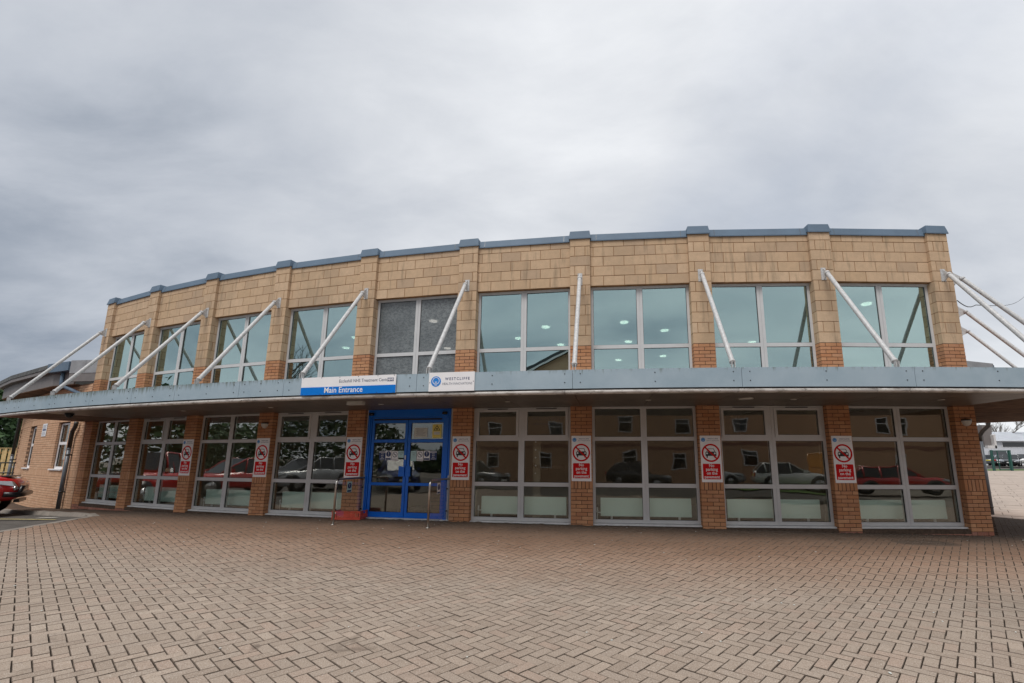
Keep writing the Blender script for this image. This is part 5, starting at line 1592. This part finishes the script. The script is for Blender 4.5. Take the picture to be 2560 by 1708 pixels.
# ------------------------------------------------------------------ vehicles
def tyre_wheel(mb_t, mb_r, r, w, cy, cx_, cz_, side):
    pass
def car(name, lab, cat, paint, x, y, rz, L=4.4, Wd=1.78, H=1.46, kind='hatch', z=None, grp=None, plate='plate'):
    z = gz(x, y) if z is None else z
    t = thing(name, lab, cat, (x, y, z), rz, grp); T = WM[t]
    hl, hw = L / 2, Wd / 2
    belt = H * .62; bon = H * .60
    # body stations along x: (x, half width, bottom, top of body side)
    if kind == 'van': st = [(-hl, .93, .40, H * .60), (-hl + .05, .97, .28, H * .62), (-hl * .3, 1, .26, H * .62), (hl * .55, 1, .26, H * .58), (hl - .22, .96, .28, H * .47), (hl - .03, .84, .34, H * .40), (hl, .74, .40, H * .34)]
    elif kind == 'pickup': st = [(-hl, .95, .50, H * .60), (-hl + .05, .97, .42, H * .62), (-hl * .2, 1, .38, H * .62), (hl * .35, 1, .38, H * .62), (hl - .45, .97, .38, H * .60), (hl - .12, .90, .42, H * .545), (hl, .78, .50, H * .47)]
    else: st = [(-hl, .80, .42, H * .50), (-hl + .10, .93, .30, H * .61), (-hl * .4, 1, .24, H * .62), (hl * .30, 1, .24, H * .615), (hl - .55, .97, .25, H * .56), (hl - .14, .86, .30, H * .47), (hl, .68, .38, H * .38)]
    mb = MB(); m = 8
    for (px_, wf, zb, zt) in st:
        w = hw * wf
        prof = [(-w * .88, zb), (-w, zb + .10), (-w, zt - .16), (-w * .90, zt), (w * .90, zt), (w, zt - .16), (w, zb + .10), (w * .88, zb)]
        mb.v += [Vector((px_, a, b)) for a, b in prof]
    for i in range(len(st) - 1):
        for q in range(m): mb.f.append([i * m + q, (i + 1) * m + q, (i + 1) * m + (q + 1) % m, i * m + (q + 1) % m]); mb.m.append(0); mb.sm.append(True)
    mb.f += [list(range(m)), [len(mb.v) - 1 - q for q in range(m)]]; mb.m += [0, 0]; mb.sm += [False, False]
    # glasshouse
    if kind == 'van': gs = [(-hl + .03, .96, H * .60, .88, H), (hl * .45, .96, H * .58, .86, H * .99), (hl * .62, .95, H * .56, .84, H * .90), (hl * .80, .93, H * .50, .86, H * .52)]
    elif kind == 'pickup': gs = [(-hl * .10, .93, H * .60, .82, H * .64), (-hl * .04, .93, H * .60, .80, H * .99), (hl * .25, .93, H * .60, .80, H), (hl * .44, .93, H * .60, .80, H * .66)]
    elif kind == 'saloon': gs = [(-hl * .68, .90, H * .59, .80, H * .61), (-hl * .36, .92, H * .59, .74, H * .97), (hl * .02, .93, H * .59, .74, H), (hl * .42, .92, H * .58, .80, H * .62)]
    else: gs = [(-hl * .93, .88, H * .58, .80, H * .62), (-hl * .72, .92, H * .59, .74, H * .95), (hl * .0, .93, H * .59, .74, H), (hl * .45, .92, H * .57, .80, H * .61)]
    roof = MB(); win = MB()
    for i in range(len(gs) - 1):
        a, b = gs[i], gs[i + 1]
        def q4(s_, g_): return (Vector((g_[0], s_ * hw * g_[1], g_[2])), Vector((g_[0], s_ * hw * g_[3], g_[4])))
        for s_ in (-1, 1):
            al, au = q4(s_, a); bl, bu = q4(s_, b)
            tgt = roof if (kind == 'van' and i == 0) else win
            b0 = len(tgt.v); tgt.v += [al, bl, bu, au]; tgt.f.append([b0, b0 + 1, b0 + 2, b0 + 3]); tgt.m.append(0); tgt.sm.append(False)
        al, au = q4(-1, a); bl, bu = q4(-1, b); ar_, aur = q4(1, a); br_, bur = q4(1, b)
        up = (abs(b[4] - a[4]) > .12)
        tgt = win if up else roof
        b0 = len(tgt.v); tgt.v += [au, bu, bur, aur]; tgt.f.append([b0, b0 + 1, b0 + 2, b0 + 3]); tgt.m.append(0); tgt.sm.append(False)
    # close glasshouse ends
    for g_ in (gs[0], gs[-1]):
        b0 = len(roof.v); roof.v += [Vector((g_[0], s_ * hw * f_, z_)) for s_, f_, z_ in ((-1, g_[1], g_[2]), (1, g_[1], g_[2]), (1, g_[3], g_[4]), (-1, g_[3], g_[4]))]
        roof.f.append([b0, b0 + 1, b0 + 2, b0 + 3]); roof.m.append(0); roof.sm.append(False)
    body = mb.build('body', M[paint], t, T)
    for i, g_ in enumerate(gs[1:-1] + ([gs[0]] if kind in ('hatch', 'van') else [])):
        for s_ in (-1, 1): roof.tube([(g_[0], s_ * hw * g_[1] * 1.005, g_[2]), (g_[0] , s_ * hw * g_[3] * 1.01, g_[4])], .035, 6)
    for s_ in (-1, 1):
        roof.tube([(g_[0], s_ * hw * g_[3] * 1.0, g_[4]) for g_ in gs], .03, 6)
    if kind != 'van':
        mx = (gs[1][0] + gs[2][0]) / 2
        for s_ in (-1, 1): roof.tube([(mx, s_ * hw * .93, gs[1][2]), (mx, s_ * hw * .75, H * .98)], .032, 6)
    roof.build('roof', M[paint], t, T); win.build('window', M['carwin'], t, T)
    # wheels
    wr = .33 if kind not in ('pickup', 'van') else .38
    xa, xb = -hl * .60, (hl - .74 if kind == 'pickup' else hl * .62)
    ty = MB(); ty.tube([(0, -.11, 0), (0, -.105, 0), (0, .105, 0), (0, .11, 0)], [wr * .9, wr, wr, wr * .9], 20); tym = ty.mesh('tyre', M['tyre'])
    ri = MB()
    ri.tube([(0, -.115, 0), (0, .115, 0)], wr * .62, 16)
    for q in range(5): a_ = 2 * math.pi * q / 5; ri.box(-.03, .03, -.122, .122, 0, wr * .60, 0, Matrix.Rotation(a_, 4, 'Y'))
    rim = ri.mesh('rim', M['rim'])
    for xx in (xa, xb):
        for s_ in (-1, 1):
            Tw_ = T @ Matrix.Translation((xx, s_ * (hw - .10), wr))
            o = link('wheel', tym, Tw_, t); link('rim', rim, Tw_, o)
            ar2 = MB(); ar2.tube([(xx, s_ * (hw - .24), wr + .02), (xx, s_ * (hw + .006), wr + .02)], wr * 1.17, 18)
            ar2.build('wheel_arch', M['blackplastic'], t, T)
    zl = H * .50
    for s_ in (-1, 1):
        f = MB(); f.add([(hl - .50, s_ * hw * .985, zl - .02), (hl - .12, s_ * hw * .90, zl - .10), (hl - .02, s_ * hw * .60, zl - .13), (hl - .06, s_ * hw * .60, zl - .02), (hl - .18, s_ * hw * .89, zl + .03), (hl - .5, s_ * hw * .975, zl + .05)],
                        [(0, 1, 4, 5), (1, 2, 3, 4)])
        sol = MB(); vv = f.v; n_ = Vector((.03, s_ * .022, .012)); sol.add([tuple(v + n_) for v in vv] + [tuple(v - n_ * 2) for v in vv], [(0, 1, 4, 5), (1, 2, 3, 4), (6, 11, 10, 7), (7, 10, 9, 8), (0, 6, 7, 1), (1, 7, 8, 2), (2, 8, 9, 3), (3, 9, 10, 4), (4, 10, 11, 5), (5, 11, 6, 0)])
        sol.build('headlight', M['headlight'], t, T)
        g = MB(); g.box(-hl - .012, -hl + .16, s_ * hw * .66 - .10 if s_ > 0 else -hw * .82 - .05, s_ * hw * .66 + .16 if s_ > 0 else -hw * .66 + .10, zl - .08, zl + .10); g.build('tail_light', M['taillight'], t, T)
        mi = MB(); mi.box(hl * .30, hl * .30 + .12, s_ * (hw + .02) - .0, s_ * (hw + .17), belt, belt + .14); mi.build('mirror', M[paint] if kind != 'pickup' else M['chrome'], t, T)
    g = MB(); g.box(hl - .06, hl + .012, -hw * .48, hw * .48, zl - .20, zl - .10); g.box(hl - .1, hl + .010, -hw * .55, hw * .55, .34, .42); g.build('grille', M['blackplastic'], t, T)
    g = MB(); g.box(hl + .006, hl + .020, -.26, .26, zl - .32, zl - .21); g.build('number_plate', M['plate'], t, T)
    g = MB(); g.box(-hl - .016, -hl + .01, -.26, .26, zl - .06, zl + .05); g.build('number_plate', M['plateY'], t, T)
    return t, T
# red pickup at the left edge of the picture
pk, Tk = car('pickup_truck', 'red pickup truck nosing in at the left edge of the picture', 'pickup truck', 'car_red', -16.86, 12.15, R_(40), 4.9, 1.80, 1.76, 'pickup', z=-.235)
hl, hw = 2.45, .90
mb = MB()
mb.tube([(hl - .25, -hw * .98, .58), (hl + .02, -hw * .86, .56), (hl + .06, -hw * .5, .56), (hl + .06, hw * .5, .56), (hl - .02, hw * .86, .56)], .07, 10)
mb.tube([(hl - .02, -hw * .80, .50), (hl + .06, -hw * .76, .80)], .05, 8)
mb.build('bumper_guard', M['blackplastic'], pk, Tk)
mb = MB(); mb.tube([(hl - .08, -hw * .93, .74), (hl - .03, -hw * .95, .74)], .06, 12); mb.build('fog_light', M['chrome'], pk, Tk)
mb = MB(); mb.box(hl - .48, hl - .20, -hw * .7, hw * .7, 1.03, 1.055); mb.build('bonnet_trim', M['blackplastic'], pk, Tk)

# cars beyond the gate on the right
tg = 62
def far(xr, t_, yr=1.018): return xr * t_, yr * t_
GR = 'cars parked beyond the green gate'
x, y = far(.983, 60); car('parked_car', 'black saloon facing the camera right of the green gate posts', 'car', 'car_black', x, y, R_(222), kind='saloon', z=CAMZ - .007 * 60 - .0, grp=GR)
x, y = far(.958, 66); car('parked_car', 'dark blue hatchback seen from behind between the green gate posts', 'car', 'car_blue', x, y, R_(60), z=CAMZ - .004 * 66 - .1, grp=GR)
x, y = far(.967, 63.5); car('parked_car', 'silver hatchback tucked behind the black saloon by the gate', 'car', 'car_silver', x, y, R_(215), z=CAMZ - .005 * 63 - .1, grp=GR)
x, y = far(.932, 64); car('parked_car', 'grey car with a yellow rear plate left of the green gate', 'car', 'car_grey', x, y, R_(50), z=CAMZ - .006 * 64, grp=GR)
x, y = far(.956, 72); car('parked_van', 'dark grey van with black windows behind the blue hatchback', 'van', 'car_grey', x, y, R_(50), 5.0, 1.95, 2.1, 'van', z=CAMZ - .004 * 72, grp=None)
x, y = far(1.012, 62); car('parked_car', 'white hatchback at the right frame edge beyond the gate', 'car', 'car_white', x, y, R_(222), z=CAMZ - .005 * 62, grp=GR)
# green gate frame
tg = 45; gzb = CAMZ - .0175 * tg
ga = thing('green_gate', 'open dark green metal gate frame across the path, far right', 'gate', (.968 * tg, 1.02 * tg, gzb))
for xr in (.949, .9875):
    for dx in (0, .28):
        mb = MB(); X = (xr - .004) * tg + dx; mb.box(X - .06, X + .06, 1.02 * tg + dx * .8 - .06, 1.02 * tg + dx * .8 + .06, gzb - .1, gzb + 2.0); mb.build('post', M['greengate'], ga)
mb = MB(); X0, X1 = .949 * tg, .9875 * tg
mb.box(X0, X1, 1.02 * tg - .03, 1.02 * tg + .03, gzb + 1.9, gzb + 1.97); mb.box(X0 + .4, X1 - .2, 1.02 * tg - .03, 1.02 * tg + .03, gzb + .10, gzb + .17)
mb.build('cross_bar', M['greengate'], ga)
mb = MB()
for X in (X0 + .42, X1 - .3): mb.box(X - .03, X + .03, 1.02 * tg - .03, 1.02 * tg + .03, gzb + .1, gzb + 1.95)
mb.build('gate_stile', M['greengate'], ga)
# verge, road and car park beyond
def strip(name, x0, x1, y0, y1, mat, dz):
    return grid_mesh(name, axis([(x0, x1, 4)]), axis([(y0, y1, 2)]), mat, dz, kind='structure')
strip('grass_verge', 36, 60, 46.5, 50.5, M['grass'], .02)
strip('car_park', 30, 140, 51, 84, M['asphalt'], .01)
# white ribbed building behind
zb = CAMZ - .002 * 85 - .3
wb = thing('white_building', 'long low white ribbed metal building with strip windows beyond the car park', 'building', (95, 86, zb))
X0, X1, Y0 = 72.0, 118.0, 86.4
ZE, ZR = CAMZ + .0465 * 86, CAMZ + .0675 * 86
mb = MB(); mb.box(X0, X1, Y0, Y0 + 12, zb, ZE); mb.build('wall', M['whiteclad'], wb)
mb = MB(); nr = 150
for i in range(nr): xx = X0 + (X1 - X0) * i / nr; mb.box(xx, xx + .10, Y0 - .05, Y0, zb + 1.9, ZE - 1.45)
mb.build('wall_rib', M['whiteclad'], wb, kind='stuff')
mb = MB(); mb.add([(X0 - .4, Y0 - .5, ZE), (X1, Y0 - .5, ZE), (X1, Y0 + 6, ZR + .1), (X0 - .4, Y0 + 6, ZR + .1), (X0 - .4, Y0 - .5, ZE - .12), (X1, Y0 - .5, ZE - .12), (X1, Y0 + 6, ZR - .2), (X0 - .4, Y0 + 6, ZR - .2)],
                  [(0, 1, 2, 3), (7, 6, 5, 4), (0, 4, 5, 1), (1, 5, 6, 2), (2, 6, 7, 3), (3, 7, 4, 0)])
ro = mb.build('roof', M['whiteroof'], wb)
mb = MB()
for i in range(110):
    xx = X0 + (X1 - X0) * i / 110
    mb.add([(xx, Y0 - .5, ZE + .01), (xx + .08, Y0 - .5, ZE + .01), (xx + .08, Y0 + 6, ZR + .11), (xx, Y0 + 6, ZR + .11), (xx, Y0 - .5, ZE + .08), (xx + .08, Y0 - .5, ZE + .08), (xx + .08, Y0 + 6, ZR + .18), (xx, Y0 + 6, ZR + .18)],
           [(4, 5, 6, 7), (0, 4, 7, 3), (1, 2, 6, 5), (0, 1, 5, 4)])
mb.build('roof_rib', M['whiteroof'], ro, kind='stuff')
for i in range(9):
    a = X0 + 7.6 + i * 5.6 - 3.0
    mb = MB(); mb.box(a, a + 4.2, Y0 - .06, Y0 + .02, ZE - 1.25, ZE - .2); wo = mb.build('window', M['sign_white'], wb)
    mb = MB(); mb.box(a + .12, a + 4.08, Y0 - .09, Y0 - .061, ZE - 1.14, ZE - .28); mb.build('pane', M['carwin'], wo)
mb = MB(); mb.box(X0, X1, Y0 - .4, Y0, zb + 1.75, zb + 1.85); mb.build('band', M['gasket'], wb)
# small white-boxed eaves of a shed just past the drainpipe
sh = thing('eaves_box', 'cream boxed roof edge poking out beside the right drainpipe', 'roof edge', (15.2, 17.0, 2.1))
mb = MB(); tt_ = 17
def rp_(xr, zr_, t_=17, yr=1.01): return Vector((xr * t_, yr * t_, CAMZ + zr_ * t_))
for (a, b, c_, d) in (((.925, .036), (.944, .036), (.944, .030), (.925, .030)), ((.940, .058), (.9445, .060), (.9445, .030), (.940, .030))):
    pts = [rp_(*q) for q in (a, b, c_, d)]; quad_solid(mb, pts, .12)
mb.build('fascia_board', M['sill'], sh)
mb = MB(); quad_solid(mb, [rp_(.925, .036), rp_(.940, .036), rp_(.947, .080), rp_(.925, .080)], .3); mb.build('soffit', M['wfascia'], sh)

# ------------------------------------------------------------------ what the glass mirrors: behind the camera
# brick building with a gable, reflected right of the doors
hb = thing('brick_house', 'brick building with a pitched slate roof mirrored in the panes right of the doors', 'building', (0, -17, -.2))
X0, X1, Yf, Hh = -17.0, 34.0, -16.0, 5.6
mb = MB(); mb.box(X0, X1, Yf - 9, Yf, -.4, Hh); mb.build('wall', M['wingbrick'], hb)
GA, GP, GC = (-17.0, 5.6), (-6.2, 10.2), (-2.2, 5.6)
mb = MB(); mb.add([(x, y, z) for y in (Yf + .02, Yf - 9) for x, z in (GA, GC, (-2.4, 7.0), GP)], [(0, 1, 2, 3), (7, 6, 5, 4), (0, 3, 7, 4), (3, 2, 6, 7), (2, 1, 5, 6), (0, 4, 5, 1)]); mb.build('gable', M['wingbrick'], hb)
mb = MB()
quad_solid(mb, [(-17.6, Yf + .5, 5.35), (-17.6, Yf - 9.4, 5.35), (-6.2, Yf - 9.4, 10.35), (-6.2, Yf + .5, 10.35)], -.22)
quad_solid(mb, [(-6.2, Yf + .5, 10.35), (-6.2, Yf - 9.4, 10.35), (-2.1, Yf - 9.4, 6.9), (-2.1, Yf + .5, 6.9)], -.22)
quad_solid(mb, [(-2.0, Yf + .5, Hh), (-2.0, Yf - 4.5, Hh + 1.5), (X1 + .4, Yf - 4.5, Hh + 1.5), (X1 + .4, Yf + .5, Hh)], -.18)
mb.build('roof', M['slate'], hb)
mb = MB(); quad_solid(mb, [(-17.6, Yf + .56, 5.30), (-6.2, Yf + .56, 10.30), (-6.2, Yf + .56, 10.12), (-17.6, Yf + .56, 5.12)], .04); mb.build('verge_board', M['sign_white'], hb)
for zf_ in (.9, 3.3):
    for xw in (-13.2, -8.6, -4.6, .6, 4.6, 12.2, 19, 27):
        mb = MB(); rect_frame(mb, -.55, .55, 0, 1.15, .07, .07, .07, .07, -.02, .05); mb.box(-.48, .48, -.015, .05, .74, .80)
        T = Matrix.Translation((xw, Yf + .03, zf_)) @ Matrix.Rotation(math.pi, 4, 'Z'); wo = mb.build('window', M['sign_white'], hb, T)
        mb = MB(); mb.box(-.48, .48, .02, .04, .07, 1.08); mb.build('pane', M['carwin'], wo, T)
mb = MB(); mb.box(X0 - .002, X1, Yf, Yf + .02, 2.35, 2.60); mb.build('brick_band', M['redbrick'], hb)
hc = thing('cream_building', 'cream rendered building mirrored in the rightmost window', 'building', (36, -6, -.2))
mb = MB(); mb.box(33, 43, -30, 4, -.4, 6.4); mb.build('wall', M['inwall'], hc)
mb = MB(); mb.box(32.6, 43.4, -30.4, 4.4, 6.4, 6.7); mb.build('roof', M['slate'], hc)
for yw in (-24, -18.5, -13, -7.5, -2):
    for zf_ in (1.0, 3.7):
        T = Matrix.Translation((32.97, yw, zf_)) @ Matrix.Rotation(-math.pi / 2, 4, 'Z')
        mb = MB(); rect_frame(mb, -.9, .9, 0, 1.5, .08, .08, .08, .08, -.02, .05); wo = mb.build('window', M['sign_white'], hc, T)
        mb = MB(); mb.box(-.82, .82, .02, .04, .08, 1.42); mb.build('pane', M['carwin'], wo, T)
GB = 'cars mirrored in the ground floor windows'
for (lab, pt, x, y, rz, kd_) in [
    ('red estate car mirrored in the windows near the left end', 'car_red', -18.0, 8.4, 80, 'hatch'),
    ('silver hatchback mirrored left of the doors', 'car_silver', -17.4, 3.6, 85, 'hatch'),
    ('dark grey saloon mirrored in the doors', 'car_grey', -9.5, -5.2, 12, 'saloon'),
    ('dark blue saloon mirrored just left of the doors', 'car_blue', -13.8, -1.0, 40, 'saloon'),
    ('black hatchback mirrored in the middle windows', 'car_black', 1.5, -10.5, 5, 'hatch'),
    ('pale blue car mirrored second window from the right', 'car_silver', 7.6, -10.2, 8, 'saloon'),
    ('white car mirrored in the second window from the right', 'car_white', 12.2, -8.8, 10, 'hatch'),
    ('red car mirrored in the rightmost window', 'car_red', 18.2, -5.2, 30, 'hatch')]:
    car('parked_car', lab, 'car', pt, x, y, R_(rz), kind=kd_, grp=GB)
car('parked_van', 'orange van mirrored in the rightmost ground floor window', 'van', 'car_orange', 16.4, -9.6, R_(25), 4.9, 1.95, 2.0, 'van')
strip('grass_verge', 7, 15, -7.8, -6.2, M['grass'], .05)
for i, (x, y, s) in enumerate([(-21, -6, .95), (-27, 3, .9), (-16, -14, 1.0), (3.5, -46, 1.15), (9.5, -44, 1.05)]):
    place_bare(i % 2, x, y, s, i * 1.7, ['bare tree mirrored in the top panes left of the doors', 'bare tree mirrored in the windows near the left end', 'bare tree mirrored in the glass of the blue doors',
               'left one of two bare tree tops mirrored in an upper window', 'right one of two bare tree tops mirrored in an upper window'][i], 'bare trees mirrored in the glass')

# dark line of trees closing the view behind and to the left of the camera
rnd = random.Random(5); mb = MB()
for i in range(26000):
    a = R_(rnd.uniform(175, 292)); rr = rnd.uniform(40, 47); hgt = 5.5 + 1.8 * math.sin(a * 9) + 1.2 * math.sin(a * 23)
    c = Vector((math.sin(a) * rr, math.cos(a) * rr, -.3 + hgt * rnd.random() ** .8)); sz = rnd.uniform(.16, .42)
    d1 = Vector((rnd.gauss(0, 1), rnd.gauss(0, 1), rnd.gauss(0, .7))).normalized(); d2 = d1.cross(Vector((rnd.gauss(0, 1), rnd.gauss(0, 1), rnd.gauss(0, 1)))).normalized()
    mb.v += [c - d1 * sz, c + d2 * sz * .5, c + d1 * sz, c - d2 * sz * .5]; b = len(mb.v) - 4
    mb.f.append([b, b + 1, b + 2, b + 3]); mb.m.append(0); mb.sm.append(False)
tl = mb.build('treeline', M['leaf'], fix=False, kind='stuff')

# crumbs of pale litter and grit scattered over the paving
rnd = random.Random(9); mb = MB()
for i in range(150):
    x = rnd.uniform(-9, 9); y = rnd.uniform(3, 10.5)
    k, dr = kdr(x, y)
    if dr < .15: continue
    sz = rnd.uniform(.004, .012); T = Matrix.Translation((x, y, gz(x, y) + .006)) @ Matrix.Rotation(rnd.uniform(0, 3), 4, 'Z')
    mb.box(-sz, sz, -sz * .6, sz * .6, 0, .004, 0, T)
mb.build('litter', M['paper'], fix=False, kind='stuff')

rnd = random.Random(12); mb = MB()
for i in range(260):
    k = rnd.uniform(-.1, 9.1); dr = .03 + abs(rnd.gauss(0, .10)); p = P3(k, dr); sz = rnd.uniform(.006, .02)
    T = Matrix.Translation((p.x, p.y, gz(p.x, p.y) + .005)) @ Matrix.Rotation(rnd.uniform(0, 3), 4, 'Z') @ Matrix.Rotation(rnd.uniform(-.4, .4), 4, 'X')
    mb.add([(-sz, 0, 0), (0, -sz * .5, .003), (sz, 0, 0), (0, sz * .5, .004)], [(0, 1, 2, 3)], 0, T)
mb.build('leaf_litter', M['bark'], fix=False, kind='stuff')
